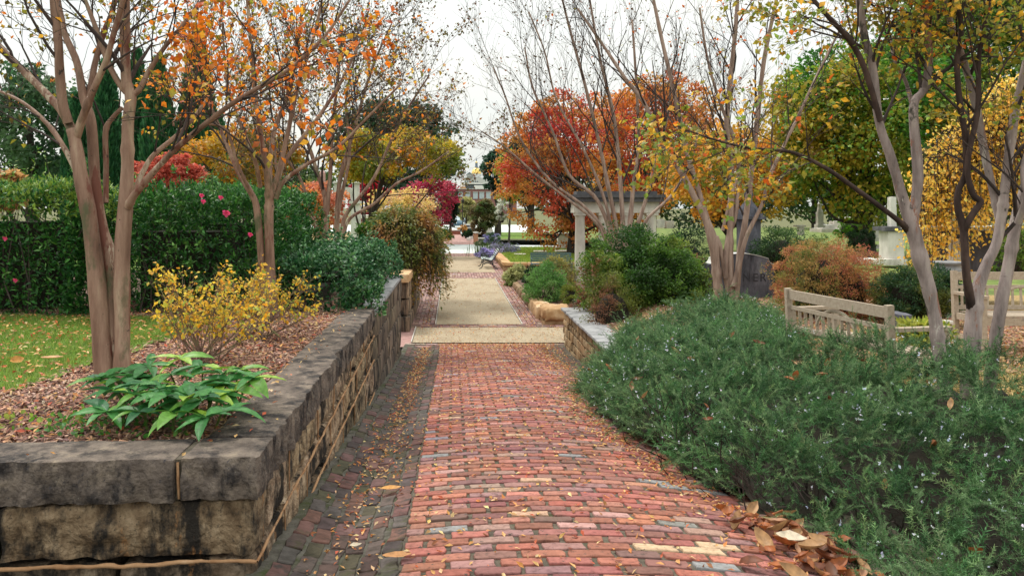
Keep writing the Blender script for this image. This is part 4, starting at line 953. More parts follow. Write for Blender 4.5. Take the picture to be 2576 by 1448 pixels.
# ---- weeping maple over the garden wall
def weeping(label, px, ptop, pbot, w, Y, seed, pal, gz, size=.07, n=420, per=26, name='weeping_maple'):
    rng = np.random.default_rng(seed); c = W(px, ptop, Y); R = w * Y / F / 2; H = (pbot - ptop) * Y / F
    root = thing(name, label, 'tree', (c[0], Y, gz)); tg = Geo(); lg = Geo()
    Geo().tube(smooth_line([(c[0], Y, gz), (c[0] + .1, Y, gz + .5), (c[0] - .1, Y, c[2] - .25)], 9), np.linspace(.09, .05, 9), n=9).out('trunk', M['bark_dark'], root, smooth=True)
    pos = []; 
    for k in range(n):
        a = rng.uniform(0, 2 * math.pi); r1 = R * rng.uniform(.25, 1); bump_ = .85 + .3 * fbm(np.array([[math.cos(a) * 2, math.sin(a) * 2, r1]]), seed)[0]; r1 *= bump_
        Lh = H * rng.uniform(.55, .92) * (.45 + .55 * (r1 / R)) ; t = np.linspace(0, 1, 9)[:, None]
        top = np.array([c[0], Y, c[2] - .12 * (r1 / R) ** 2]); 
        out_ = np.array([math.cos(a), math.sin(a), 0])
        s = np.sin(t * math.pi / 2) ** .8; P = top + out_ * r1 * s + np.array([0, 0, -1]) * (Lh * t ** 2.2)
        tg.tube(P, np.linspace(.009, .002, 9), n=3, cap=False)
        q = rng.uniform(.25, 1, per) * 8; j = np.minimum(q.astype(int), 7); pos.append(P[j] * (1 - (q - j))[:, None] + P[j + 1] * (q - j)[:, None] + rng.normal(size=(per, 3)) * .11)
    pos = np.concatenate(pos); k = len(pos)
    tg.out('branches', M['twig'], root, kind='stuff')
    s_ = np.clip((fbm(pos * 1.6, seed, 3) - .3) / .4, 0, .999) * (len(pal) - 1); i = s_.astype(int); f = (s_ - i)[:, None]; pv = np.array(pal)
    tint = (pv[i] * (1 - f) + pv[i + 1] * f) * (1 + rng.uniform(-.3, .3, (k, 1)))
    out_ = pos - np.array([c[0], Y, 0]); out_[:, 2] = 0
    scatter(lg, LEAF_V, LEAF_F, pos, frames(out_ * .9 / R + np.array([0, 0, -.45]) + rng.normal(size=(k, 3)) * .5, rng.uniform(-.8, .8, k)), size * rng.uniform(.6, 1.3, k), tint)
    lg.out('foliage', M['leaf'], root, kind='stuff')
weeping('dome-shaped weeping maple with brown-green leaves hanging over the garden wall', 1015, 530, 775, 225, 21.0, 101, [(.28, .13, .035), (.34, .20, .05), (.16, .17, .035), (.09, .15, .03), (.30, .18, .05)], 1.1, size=.11, n=820, per=40)

# ---- clipped and loose shrubs
def hedge(name, label, boxes, size, seed, pal, w, n_per, hull=True, cat='hedge', wav=.12, mat='gloss', tv=LEAF_V, tf=LEAF_F, lift=.5, extra=None, gz=None, inset=.22):
    """boxes: (x0,x1,y0,y1,z0,z1) volumes merged into one leafy body"""
    rng = np.random.default_rng(seed); b = boxes[0]
    root = thing(name, label, cat, ((b[0] + b[1]) / 2, (b[2] + b[3]) / 2, b[4]))
    lg = Geo(); hg = Geo(); tw = Geo()
    for (x0, x1, y0, y1, z0, z1) in boxes:
        L = np.array([x1 - x0, y1 - y0, z1 - z0]); lo = np.array([x0, y0, z0])
        A = [L[0] * L[1], L[0] * L[2], L[1] * L[2], L[1] * L[2]]; faces = [(2, 1), (1, 0), (0, 0), (0, 1)]
        for a_, (ax, sd) in zip(A, faces):
            m = int(n_per * a_); P = lo + rng.random((m, 3)) * L; dep = rng.uniform(0, .28, m) ** 1.4 * .8
            P[:, ax] = (lo[ax] + L[ax] - dep) if sd else (lo[ax] + dep)
            nrm = np.zeros(3); nrm[ax] = 1 if sd else -1
            q = fbm(P * 1.7, seed, 3); P = P + nrm * ((q - .5) * 2 * wav + (fbm(P * .9 + 5, seed + 2, 2) - .5) * 1.6 * wav)[:, None] + nrm * ((fbm(P * 5, seed + 4, 2) - .5) * .22)[:, None]
            # round the top edge
            if ax != 2: P = P - nrm * (np.clip((P[:, 2] - (z1 - .3)) / .3, 0, 1) ** 2 * .18)[:, None]
            ds = nrm * .5 + rng.normal(size=(m, 3)) * .6 + np.array([0, 0, lift])
            tint = pick(pal, w, rng, m, .3) * (.75 + .5 * fbm(P * 3.5, seed + 9, 2))[:, None]
            if extra is not None: tint = extra(P, tint, rng)
            scatter(lg, tv, tf, P, frames(ds, rng.uniform(-1, 1, m)), size * rng.uniform(.6, 1.25, m), tint)
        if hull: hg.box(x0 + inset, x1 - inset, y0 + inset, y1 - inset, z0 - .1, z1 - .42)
        for k in range(2 + int(L[0] * L[2] * 5)):
            p = np.array([rng.uniform(x0, x1), y0 + rng.uniform(.1, .3), z0]); tw.tube([p, p + np.array([rng.normal() * .1, 0, .4]), p + np.array([rng.normal() * .2, -.05, L[2] * .9])], [.012, .009, .004], n=4, cap=False)
        nsh = int(L[0] * L[1] * 14)
        for k in range(nsh):
            p = np.array([rng.uniform(x0, x1), rng.uniform(y0, y0 + min(1.0, L[1])), z1 - .15]); hgt = rng.uniform(.12, .42) * (.5 + rng.random()); d_ = unit(np.array([rng.normal() * .3, rng.normal() * .2 - .1, 1]))
            if rng.random() < .35: p = np.array([rng.uniform(x0, x1), y0 + .02, rng.uniform(z0 + .3, z1)]); d_ = unit(np.array([rng.normal() * .5, -1, .7])); hgt *= .6
            q = p + d_ * hgt; tw.tube([p, (p + q) / 2 + rng.normal(size=3) * .02, q], [.004, .003, .002], n=3, cap=False); m = 16; tt = rng.uniform(.2, 1.05, m)[:, None]; PP = p + (q - p) * tt
            tn_ = pick(pal[-2:], [1, 1], rng, m, .25)
            if extra is not None: tn_ = extra(PP, tn_, rng)
            scatter(lg, tv, tf, PP, frames(d_ * .6 + rng.normal(size=(m, 3)) * .7, rng.uniform(-1, 1, m)), size * rng.uniform(.6, 1.1, m), tn_)
    if hull: hg.out('inner_shade_hull', M['twigshadow'], root, kind='stuff')  # solid dark boxes added for the hedge's shaded inside
    tw.out('branches', M['twig'], root, kind='stuff')
    lg.out('foliage', M[mat], root, kind='stuff')
    return root, rng
def hedgetint(P, t, rng):
    n = len(P); px = VX + P[:, 0] * F / P[:, 1]
    lime = (P[:, 2] > 2.75) & (rng.random(n) < .55) & (px < 330)
    t[lime] = np.array([.20, .30, .05]) * rng.uniform(.7, 1.2, (lime.sum(), 1)); return t
CAM = [(.018, .085, .02), (.035, .13, .026), (.06, .19, .035), (.12, .26, .06)]
hroot, _ = hedge('camellia_hedge', 'tall dark glossy camellia hedge with a few pink blooms behind the small lawn', [(-8.5, -4.2, 8.75, 10.6, 1.62, 3.12), (-4.3, -2.15, 8.9, 10.8, 1.62, 3.0), (-4.2, -2.3, 10.8, 13.5, 1.62, 3.05)], .075, 111, CAM, [3, 4, 2, .9], 1500, extra=hedgetint, wav=.2, inset=.58)
# pink camellia flowers
def bloom(root, p, r, c, n=9, name='flower'):
    g = Geo(); rng = np.random.default_rng(int(abs(p[0] * 1000)) % 9973); a = np.arange(n) * 2.4
    d = np.stack([np.cos(a) * .8, -np.ones(n) * .5, np.sin(a) * .8], -1); 
    scatter(g, ROUND_V, ROUND_F, np.tile(np.array(p, float), (n, 1)), frames(d, rng.uniform(-.4, .4, n), (0, -1, 0)), r * np.linspace(1.1, .5, n), pick([c], [1], rng, n, .2))
    return g.out(name, M['leaf'], root)
for px, py in ((570, 537), (556, 497), (508, 492), (14, 600), (512, 507), (40, 705), (630, 590), (330, 512), (215, 560)):
    bloom(hroot, W(px, py, 8.62), .055 if px == 570 else .035, (.75, .08, .22))
hedge('holly_hedge', 'low dark green holly bank spilling over the end of the retaining wall', [(-2.5, -1.2, 9.3, 11.5, 1.58, 2.25), (-2.6, -1.05, 11.3, 13.0, 1.58, 2.30), (-2.4, -1.05, 13.0, 15.2, 1.58, 2.12)], .062, 112, [(.014, .07, .022), (.03, .115, .04), (.06, .17, .06), (.12, .26, .10)], [2, 3, 2, .7], 900, wav=.26, inset=.5, tv=WIDE_V, tf=WIDE_F)
hedge('holly_hedge', 'trailing holly sprays hanging over the wall face', [(-1.35, -.86, 9.35, 10.3, 1.58, 1.92)], .055, 113, [(.014, .07, .022), (.03, .115, .03), (.06, .17, .045), (.12, .26, .08)], [2, 3, 2, 1], 800, hull=False, wav=.22, tv=WIDE_V, tf=WIDE_F)
hedge('clipped_hedge', 'small clipped light green hedge at the end of the weeping maple', [(-1.5, -.95, 44, 49.4, .1, 1.25)], .1, 114, [(.10, .19, .04), (.16, .26, .06)], [1, 1], 350, mat='leaf', wav=.06)

def shrub(label, px, pt, pb, w, Y, seed, npal, size, clumps, per, name='shrub', gz=None, depth=None, mat='leaf', cat='shrub', shell=.6, tv=LEAF_V, tf=LEAF_F, ns=1.5, clump=.22, flat_=.7, hull=True, low=-.35, hang=0.0, group=None, gaps=0.):
    rng = np.random.default_rng(seed); top = W(px, pt, Y); bot = W(px, pb, Y); H = top[2] - bot[2]; R = w * Y / F / 2
    c = bot + np.array([0, 0, H * .38]); rad = (R, depth or R, H * .62)
    root = thing(name, label, cat, (bot[0], Y, bot[2]), group)
    lg = Geo(); cc = blob_leaves(lg, rng, c, rad, clumps, per, size, None, None, tv, tf, shell, clump, low, flat_, ns, npal, gaps, hang)
    tw = Geo()
    for k in rng.choice(len(cc), min(60, len(cc)), replace=False):
        e = cc[k]; b = bot + np.array([rng.normal() * R * .2, rng.normal() * R * .2, 0]); tw.tube(smooth_line([b, (b + e) / 2 + rng.normal(size=3) * .03, e], 6), np.linspace(.012, .003, 6), n=4, cap=False)
    tw.out('branches', M['twig'], root, kind='stuff')
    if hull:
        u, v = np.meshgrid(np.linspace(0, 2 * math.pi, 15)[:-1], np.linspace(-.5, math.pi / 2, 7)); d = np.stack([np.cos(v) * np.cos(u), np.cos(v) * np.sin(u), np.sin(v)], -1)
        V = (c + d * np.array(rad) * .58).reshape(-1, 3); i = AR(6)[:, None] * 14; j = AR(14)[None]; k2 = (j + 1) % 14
        build('inner_shade_hull', V, [np.stack([i + j, i + k2, i + 14 + k2, i + 14 + j], -1).reshape(-1, 4)], M['twigshadow'], root, smooth=True)  # dark dome added as the shrub's inner shade
    lg.out('foliage', M[mat], root, kind='stuff')
    return root
AB = [(.03, .085, .015), (.06, .14, .02), (.11, .21, .03), (.20, .25, .04), (.07, .15, .022), (.22, .11, .05)]
shrub('large yellow-green abelia bush, reddish low down, between the rosemary and columned tomb', 1622, 572, 850, 330, 15.6, 121, AB, .05, 460, 120, 'abelia_bush', ns=1.2, clump=.15, tv=WIDE_V, tf=WIDE_F)
shrub('low reddish green spray of the abelia overhanging the flagstone coping', 1540, 690, 870, 150, 14.2, 122, [(.10, .11, .02), (.14, .18, .03), (.20, .09, .05)], .04, 90, 80, 'abelia_bush', clump=.2, depth=.5)
shrub('dark green yew-like bush behind the pale pink crape myrtle, left side', 1735, 560, 780, 150, 18.5, 123, DG[:3], .06, 110, 80, 'evergreen_bush')
shrub('dark open evergreen bush right of the obelisk', 1965, 562, 720, 150, 19.5, 124, DG, .06, 130, 70, 'evergreen_bush', clump=.2)
shrub('rusty red and orange abelia behind the bench seen from the back', 2085, 588, 830, 290, 13.0, 125, [(.36, .19, .05), (.52, .27, .10), (.42, .12, .08), (.18, .22, .04), (.50, .30, .11), (.08, .15, .03)], .036, 320, 110, 'abelia_bush', ns=1.6, clump=.15)
shrub('low dark green bush behind the grey trunks, beside the front bench', 2310, 668, 800, 215, 12.0, 126, [(.015, .05, .02), (.03, .085, .03), (.16, .17, .03), (.03, .08, .03)], .045, 190, 90, 'evergreen_bush')
shrub('round clipped dark bush on the far lawn before the white pedestal', 2165, 578, 632, 68, 28, 127, DG[:3], .07, 60, 60, 'evergreen_bush')
shrub('bright lime green shrub on the far lawn', 2138, 548, 600, 74, 34, 128, [(.09, .24, .02), (.16, .34, .03)], .1, 50, 50)
shrub('small domed yellow-green boxwood at the front of the flower bed', 1440, 708, 775, 66, 20.8, 129, [(.07, .12, .015), (.13, .18, .02), (.20, .22, .03)], .035, 90, 80, 'boxwood')
shrub('bright green feathery perennials in the flower bed', 1375, 668, 770, 120, 22.3, 130, [(.06, .16, .03), (.10, .24, .05), (.16, .28, .08)], .07, 120, 60, 'perennial_clump', hull=False, cat='plant', depth=1.0)
shrub('tall dry olive perennials with yellow flowers in front of the blue-green bench', 1400, 642, 720, 110, 27, 131, [(.12, .15, .04), (.20, .20, .06), (.40, .34, .08), (.10, .13, .03)], .07, 120, 50, 'perennial_clump', hull=False, cat='plant', depth=.9)
shrub('dark rounded evergreen perennial behind the feathery clump', 1340, 665, 725, 50, 25.5, 132, DG[:3], .06, 50, 60, 'evergreen_bush')
shrub('pale striped grassy leaves at the corner of the flower bed', 1300, 672, 722, 60, 29, 133, [(.30, .34, .14), (.42, .42, .20), (.12, .2, .04)], .16, 45, 40, 'grassy_plant', hull=False, cat='plant')
shrub('grey-green ground cover with red berries on the coping', 1478, 752, 790, 90, 17.2, 134, [(.09, .15, .08), (.14, .19, .12), (.30, .06, .04)], .04, 60, 60, 'ground_cover', hull=False, cat='plant', depth=.4)
shrub('rounded bright green shrub below the white stone arch', 925, 553, 640, 72, 21, 135, [(.05, .15, .02), (.10, .22, .03)], .07, 80, 60)
ast = shrub('mound of lavender-blue asters behind the striped slat bench', 1262, 612, 655, 90, 44, 136, [(.05, .10, .03), (.30, .28, .55), (.10, .14, .04), (.42, .38, .66)], .1, 90, 60, 'aster_clump', hull=False, cat='flowers', depth=1.6)
shrub('lavender-blue asters at the corner of the raised lawn wall', 1222, 626, 650, 50, 41.5, 137, [(.06, .11, .03), (.34, .30, .60), (.42, .38, .66)], .09, 50, 50, 'aster_clump', hull=False, cat='flowers')
shrub('small far asters beside the brick gate pier', 1238, 585, 612, 46, 58, 138, [(.04, .09, .03), (.34, .30, .6), (.05, .1, .03)], .12, 50, 40, 'aster_clump', hull=False, cat='flowers')
shrub('low grey-green planting at the foot of the brick gate pier', 1212, 603, 620, 40, 60, 139, [(.10, .15, .07), (.16, .20, .10)], .12, 40, 40, 'ground_cover', hull=False, cat='plant')
# upright sword leaves before the asters
rng = np.random.default_rng(140); sw = thing('iris_clump', 'upright dark green sword-shaped leaves beside the far road', 'plant', tuple(W(1228, 640, 45)))
g = Geo(); n = 130; P = W(1228, 640, 45) + rng.normal(size=(n, 3)) * np.array([.45, .4, 0]); P[:, 2] = .1
scatter(g, BLADE_V, BLADE_F, P, frames(np.array([0, 0, 1.]) + rng.normal(size=(n, 3)) * .15, rng.uniform(-3, 3, n), (1, 0, 0)), rng.uniform(.5, .95, n), pick([(.04, .10, .02), (.10, .16, .03)], [2, 1], rng, n)); g.out('foliage', M['leaf'], sw, kind='stuff')
shrub('clipped dark green bush between the low brick wall and the far tomb steps', 1178, 578, 600, 32, 74, 141, DG[:3], .14, 40, 50, 'evergreen_bush')
shrub('green rose bushes with orange leaves beyond the clipped hedge', 1110, 570, 605, 60, 60, 142, [(.04, .12, .02), (.09, .17, .03), (.35, .12, .04)], .14, 60, 50)
shrub('small orange-leaved bushes before the parked cars', 1165, 566, 585, 26, 84, 143, [(.45, .22, .05), (.5, .3, .08)], .16, 30, 30)
shrub('white flowering shrub at the left edge of the scarlet maple', 1262, 500, 560, 30, 46, 144, [(.05, .12, .03), (.10, .17, .04), (.7, .72, .66)], .1, 40, 40, hull=False)

# ---- yellow weeping tree at right (leaves one can see singly)
rng = np.random.default_rng(150)
yr = thing('katsura_tree', 'bright golden yellow weeping tree with round hanging leaves, right of the grey trunks', 'tree', tuple(W(2560, 640, 13.5)))
g = Geo(); tg = Geo(); base = W(2600, 700, 13.8); base[2] = 1.0; top = W(2540, 240, 13.8)
Geo().tube(smooth_line([base, (base + top) / 2 + np.array([.2, 0, 0]), top], 10), np.linspace(.13, .05, 10), n=9).out('trunk', M['bark_dark'], yr, smooth=True)
pos = []
for k in range(560):
    a = rng.uniform(0, 2 * math.pi); px = rng.uniform(2290, 2760); fr = abs(px - 2540) / 250
    pt = 215 + 190 * fr ** 1.4 + rng.uniform(0, 150); pb = min(pt + rng.uniform(120, 320), 690 - 40 * rng.random()); 
    if px > 2440: pb = min(pb, 600)
    Yk = 13.8 + rng.uniform(-.9, .9) * (1 - fr * .6)
    p0 = W(px + (2540 - px) * .45, pt - 15, Yk); p1 = W(px, pt, Yk); p2 = W(px + rng.normal() * 14, pb, Yk)
    P = smooth_line([top * .5 + p0 * .5, p0, p1, (p1 + p2) / 2, p2], 12); tg.tube(P, np.linspace(.012, .002, 12), n=3, cap=False)
    m = 34; q = rng.uniform(.2, 1, m) * 11; j = np.minimum(q.astype(int), 10); pos.append(P[j] * (1 - (q - j))[:, None] + P[j + 1] * (q - j)[:, None] + rng.normal(size=(m, 3)) * .10)
pos = np.concatenate(pos); k = len(pos)
scatter(g, ROUND_V, ROUND_F, pos, frames(rng.normal(size=(k, 3)) * .5 + np.array([0, -.2, -.8]), rng.uniform(-1, 1, k)), .062 * rng.uniform(.6, 1.25, k), pick([(.85, .54, .09), (.80, .46, .06), (.88, .64, .18), (.62, .52, .07), (.36, .42, .06)], [5, 4, 3, 1, .5], rng, k, .2))
tg.out('branches', M['twig'], yr, kind='stuff'); g.out('foliage', M['leaf'], yr, kind='stuff')
shrub('leafy green and yellow bush in front of the dark tomb at the right edge', 2555, 575, 700, 110, 11.8, 151, [(.07, .15, .02), (.14, .22, .03), (.4, .36, .05)], .06, 60, 40, hull=False)
# ------------------------------------------------------------ rosemary bank
XL_Y = [2.2, 3.3, 3.9, 4.25, 4.7, 5.3, 6.0, 8.0, 9.5, 10.7, 11.6, 12.4, 13.2]
XL_X = [1.70, 1.70, 1.84, 1.98, 1.84, 1.62, 1.50, 1.38, 1.44, 1.72, 2.12, 2.5, 3.2]
XR_Y = [2.2, 5.6, 6.0, 6.7, 7.2, 8.6, 10.0, 12.0, 13.2]
XR_X = [6.4, 5.6, 4.9, 4.15, 3.95, 3.75, 4.4, 4.9, 5.1]
HH_Y = [2.2, 3.6, 4.4, 5.2, 6.2, 7.2, 8.6, 10.0, 12.4, 13.2]
HH_H = [.46, .46, .50, .56, .64, .74, .56, .38, .30, .25]
def ros_h(X, Y):
    xl = np.interp(Y, XL_Y, XL_X) + .22 * (fbm(np.stack([Y * 2.2, Y * 0, Y * 0 + .5], -1), 17, 2) - .5); xr = np.interp(Y, XR_Y, XR_X); h = np.interp(Y, HH_Y, HH_H)
    d = np.minimum(X - xl, (xr - X) * 1.6); d = np.minimum(d, (13.3 - Y) * .9)
    e = np.clip(d / .75, 0, 1); prof = np.sqrt(np.clip(1 - (1 - e) ** 2, 0, 1))
    n = fbm(np.stack([X * 1.3, Y * 1.3, X * 0], -1), 19, 3) - .5; n2 = fbm(np.stack([X * 4, Y * 4, X * 0], -1), 23, 2) - .5
    # the low hollow with dead leaves between two lobes near the path
    hol = np.exp(-(((X - 2.6) / .7) ** 2 + ((Y - 4.25) / .22) ** 2)) * .06
    n3 = fbm(np.stack([X * 5.5, Y * 5.5, X * 0 + 3], -1), 29, 2) - .5
    return np.where(d > 0, prof * (h + .34 * n + .20 * n2 + .34 * n3 - hol), -.3), d
rros = thing('rosemary_shrub', 'sprawling blue-green rosemary bank with tiny pale blue flowers, spilling over the right of the path', 'shrub', (2.8, 7.5, 1.0))
rng = np.random.default_rng(200)
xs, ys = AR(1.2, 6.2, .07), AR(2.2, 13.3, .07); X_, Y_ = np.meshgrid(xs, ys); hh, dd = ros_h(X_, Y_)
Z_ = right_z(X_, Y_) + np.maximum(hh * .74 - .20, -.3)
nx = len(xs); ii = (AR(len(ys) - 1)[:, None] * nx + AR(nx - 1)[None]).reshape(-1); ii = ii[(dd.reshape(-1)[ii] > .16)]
build('inner_shade_hull', np.stack([X_, Y_, Z_], -1).reshape(-1, 3), [np.stack([ii, ii + 1, ii + nx + 1, ii + nx], 1)], M['twigshadow'], rros, smooth=True)  # dark sheet below the sprigs, painting the gaps as shade
def sprig(rng, n=30, L=1.0):
    """unit-long arching shoot along +X with needles"""
    V, Fc, mul = [], [], []
    b1, b2 = rng.uniform(-.35, .1), rng.uniform(-.3, .3)
    def c(t): return np.array([t * (1 - .1 * t), b2 * t * t, b1 * t * t])
    for k in range(n):
        t = (k + .5) / n; p = c(t); a = k * 2.4 + rng.uniform(-.3, .3); ln = (.17 + .04 * rng.random()) * (1.1 - .5 * t); 
        d = unit(np.array([.75, math.cos(a), math.sin(a)])); s = unit(np.cross(d, rng.normal(size=3))) * .013
        i = len(V); V += [p - s, p + s, p + d * ln]; Fc.append((i, i + 1, i + 2)); mul += [.42 + .55 * t, .42 + .55 * t, .85 + .95 * t]  # needle bases darkened as painted shade and older growth; tips paler
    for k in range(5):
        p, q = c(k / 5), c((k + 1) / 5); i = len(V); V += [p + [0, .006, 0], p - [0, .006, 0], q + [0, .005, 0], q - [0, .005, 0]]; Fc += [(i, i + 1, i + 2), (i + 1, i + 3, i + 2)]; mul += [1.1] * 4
    return np.array(V), np.array(Fc), np.array(mul)
NS = 19500
P = np.stack([rng.uniform(1.25, 6.0, NS * 6), rng.uniform(2.3, 13.2, NS * 6)], -1)
h, d = ros_h(P[:, 0], P[:, 1]); ok = (d > .015) & (rng.random(len(P)) < np.clip(1.5 - .09 * (P[:, 1] - 4), .5, 1.2) * np.where(P[:, 1] < 5.0, .75, 1) ) & ~((P[:, 0] > 3.6) & (P[:, 1] < 3.6))
ok &= rng.random(len(P)) < np.clip((fbm(np.stack([P[:, 0] * 4.5, P[:, 1] * 4.5, P[:, 0] * 0], -1), 71, 2) - .26) * 5, .12, 1)
P, h, d = P[ok][:NS], h[ok][:NS], d[ok][:NS]
e = .03; hx = (ros_h(P[:, 0] + e, P[:, 1])[0] - ros_h(P[:, 0] - e, P[:, 1])[0]) / (2 * e); hy = (ros_h(P[:, 0], P[:, 1] + e)[0] - ros_h(P[:, 0], P[:, 1] - e)[0]) / (2 * e)
hx = np.clip(hx, -3, 3); hy = np.clip(hy, -3, 3); nrm = np.stack([-hx, -hy, np.ones(len(P))], -1); nrm /= np.linalg.norm(nrm, axis=1)[:, None]
z = right_z(P[:, 0], P[:, 1]) + h * (1 - .35 * rng.random(len(P)) ** 2 * (d < .5)); pos = np.stack([P[:, 0], P[:, 1], z], -1) - nrm * (.09 + .06 * rng.random(len(P)))[:, None]
flow = fbm(np.stack([P[:, 0] * 1.4, P[:, 1] * 1.4, P[:, 0] * 0], -1), 31, 2) * 4 * math.pi
ds = nrm * .62 + np.stack([np.cos(flow) * .5 - .1, np.sin(flow) * .5 - .1, np.full(len(P), .3)], -1) + rng.normal(size=(len(P), 3)) * .38
gl = Geo(); tint = pick([(.05, .135, .045), (.085, .19, .065), (.03, .09, .03), (.19, .29, .12)], [4, 4, 2, 2], rng, len(P), .3) * (.7 + .6 * fbm(np.stack([P[:, 0] * 3, P[:, 1] * 3, z * 3], -1), 37, 2))[:, None]
kinds = rng.integers(0, 6, len(P)); R = frames(ds, rng.uniform(-3, 3, len(P))); sz = rng.uniform(.10, .20, len(P)) * (1 + .5 * (rng.random(len(P)) < .12))
for k in range(6):
    sv, sf, sm = sprig(rng, 34); m = kinds == k
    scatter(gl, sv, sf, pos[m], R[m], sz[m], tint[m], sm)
gl.out('foliage', M['needle'], rros, kind='stuff')
# long arching shoots with pale stems, bare brown stems low down
tw = Geo(); gl = Geo(); sv, sf, sm = sprig(rng, 46)
idx = rng.choice(len(P), 1000, replace=False)
for q in idx:
    p = pos[q] + nrm[q] * .03; dd_ = unit(ds[q] + np.array([0, 0, .5])); L = rng.uniform(.18, .34); pts = [p]
    for k in range(6): dd_ = unit(dd_ + np.array([0, 0, -.22]) + rng.normal(size=3) * .06); pts.append(pts[-1] + dd_ * L / 6)
    tw.tube(pts, np.linspace(.0024, .0012, 7), n=3, cap=False, tint=(1, 1, 1))
    pp = np.array(pts[1:]); dv = np.diff(np.array(pts), axis=0)
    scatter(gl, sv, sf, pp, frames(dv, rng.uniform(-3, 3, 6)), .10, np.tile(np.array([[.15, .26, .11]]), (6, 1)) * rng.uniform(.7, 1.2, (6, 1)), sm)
gl.out('shoots', M['needle'], rros, kind='stuff')
tw2 = Geo()
for k in range(420):
    Yk = rng.uniform(3.2, 7.0) if k < 330 else rng.uniform(7, 12); xl = float(np.interp(Yk, XL_Y, XL_X)); xk = xl + rng.uniform(.1, .9); h0 = float(ros_h(np.array([xk]), np.array([Yk]))[0][0]); gz = float(right_z(xk, Yk))
    a = np.array([xk + rng.uniform(.0, .3), Yk + rng.uniform(-.2, .4), gz]); b = np.array([xk - rng.uniform(0, .25), Yk - rng.uniform(0, .25), gz + h0 * rng.uniform(.55, 1.0)])
    tw2.tube(smooth_line([a, (a + b) / 2 + rng.normal(size=3) * .06, b], 7), np.linspace(.007, .0025, 7), n=4, cap=False)
tw2.out('branches', M['twig'], rros, kind='stuff')
nf = 1500; q = rng.choice(len(P), nf); den = fbm(pos[q] * 1.6, 43, 2); q = q[(den > .46) | ((pos[q][:, 1] > 8) & (den > .36))]
fp = pos[q] + nrm[q] * rng.uniform(.10, .17, (len(q), 1)); gf = Geo()
for k in range(3): scatter(gf, WIDE_V, WIDE_F, fp + rng.normal(size=fp.shape) * .004, frames(nrm[q] * .6 + rng.normal(size=(len(q), 3)) * .7, rng.uniform(-3, 3, len(q))), .017 * rng.uniform(.7, 1.3, len(q)), pick([(.62, .66, .78), (.74, .76, .82), (.52, .56, .74)], [2, 2, 1], rng, len(q), .1))
gf.out('flowers', M['leaf'], rros, kind='stuff')
# dry leaves caught in the rosemary and heaped at its foot
def dry_leaf_mesh(seed, L=1.0, wd=.38, curl=.3):
    rng = np.random.default_rng(seed); nu, nv = 7, 3; V = []
    for i in range(nu + 1):
        t = i / nu; wdt = wd * math.sin(math.pi * min(1, t * .97 + .02)) ** .8 * (1 + rng.uniform(-.12, .12)) * .5
        for j in range(-1, 2): V.append((t - .5, j * wdt, curl * (t - .5) ** 2 + curl * .55 * abs(j) * (wdt / wd) + rng.uniform(-.02, .02)))
    Q = [(i * 3 + j, (i + 1) * 3 + j, (i + 1) * 3 + j + 1, i * 3 + j + 1) for i in range(nu) for j in range(2)]
    return np.array(V) * L, np.array(Q)
MAG_C = [(.24, .075, .025), (.30, .12, .045), (.15, .05, .022), (.38, .20, .10), (.28, .09, .022)]
mag = []
for k in range(12):
    V, Q = dry_leaf_mesh(300 + k, .16, .42, .75 * (1 if k % 3 else -1)); mag.append(mesh_data('dry_leaf', V, [Q], M['deadleaf'], pick(MAG_C, [1] * 5, rng, 1, .2)[0], smooth=True))
def lay(name, me, x, y, z, rz, tilt, s, label, cat, group=None, tl=0.0):
    o = bpy.data.objects.new(name, me); COL.objects.link(o); o.location = (x, y, z); o.rotation_euler = (tilt, tl, rz); o.scale = (s, s, s); return tag(o, label, cat, group)
for k in range(125):
    t = rng.random(); y = 3.75 + .95 * t + rng.normal() * .05; x = np.interp(y, XL_Y, XL_X) - .05 + rng.normal() * .13
    z = max(float(path_z(x, y)), float(right_z(x, y))) + .025 + rng.uniform(0, .05)
    lay('magnolia_leaf', mag[k % 12], x, y, z, rng.uniform(0, 6.3), rng.uniform(-.5, .5), rng.uniform(.35, 1.05), 'curled russet brown magnolia leaf in the heap at the foot of the rosemary', 'leaf', 'dry magnolia leaves heaped beside the path', rng.uniform(-.5, .5))
for k in range(46):
    y = rng.uniform(3.4, 10); x = np.interp(y, XL_Y, XL_X) + rng.uniform(.15, 2.0); h0, d0 = ros_h(np.array([x]), np.array([y]))
    if d0[0] < .05: continue
    lay('magnolia_leaf', mag[k % 12], x, y, float(right_z(x, y)) + float(h0[0]) + .01 - .05 * (y < 5), rng.uniform(0, 6.3), rng.uniform(-1, 1), rng.uniform(.4, .8), 'brown fallen leaf caught among the rosemary shoots', 'leaf', 'fallen leaves caught in the rosemary', rng.uniform(-1, 1))
V, Q = dry_leaf_mesh(340, .15, .55, .75); pale = mesh_data('dry_leaf', V, [Q], M['deadleaf'], (.58, .50, .38), smooth=True)
lay('fallen_leaf', pale, 1.78, 4.18, float(path_z(1.62, 4.18)) + .05, -.4, .2, 1.0, 'big pale cream curled leaf at the left edge of the magnolia leaf heap', 'leaf')
lay('fallen_leaf', pale, -.52, 4.25, float(gutter_z(-.52, 4.25)) + .03, .5, .1, .45, 'small pale yellow leaf lying in the mossy gutter', 'leaf')
V, Q = dry_leaf_mesh(341, .15, .42, .2); orl = mesh_data('dry_leaf', V, [Q], M['deadleaf'], (.50, .24, .09), smooth=True)
lay('fallen_leaf', orl, -.28, 3.98, float(gutter_z(-.3, 3.98)) + .03, .15, .1, .95, 'orange-brown oval leaf on the border between mossy gutter and brick path, near the camera', 'leaf')
V, Q = dry_leaf_mesh(342, .15, .42, .3); orl2 = mesh_data('dry_leaf', V, [Q], M['deadleaf'], (.56, .27, .07), smooth=True)
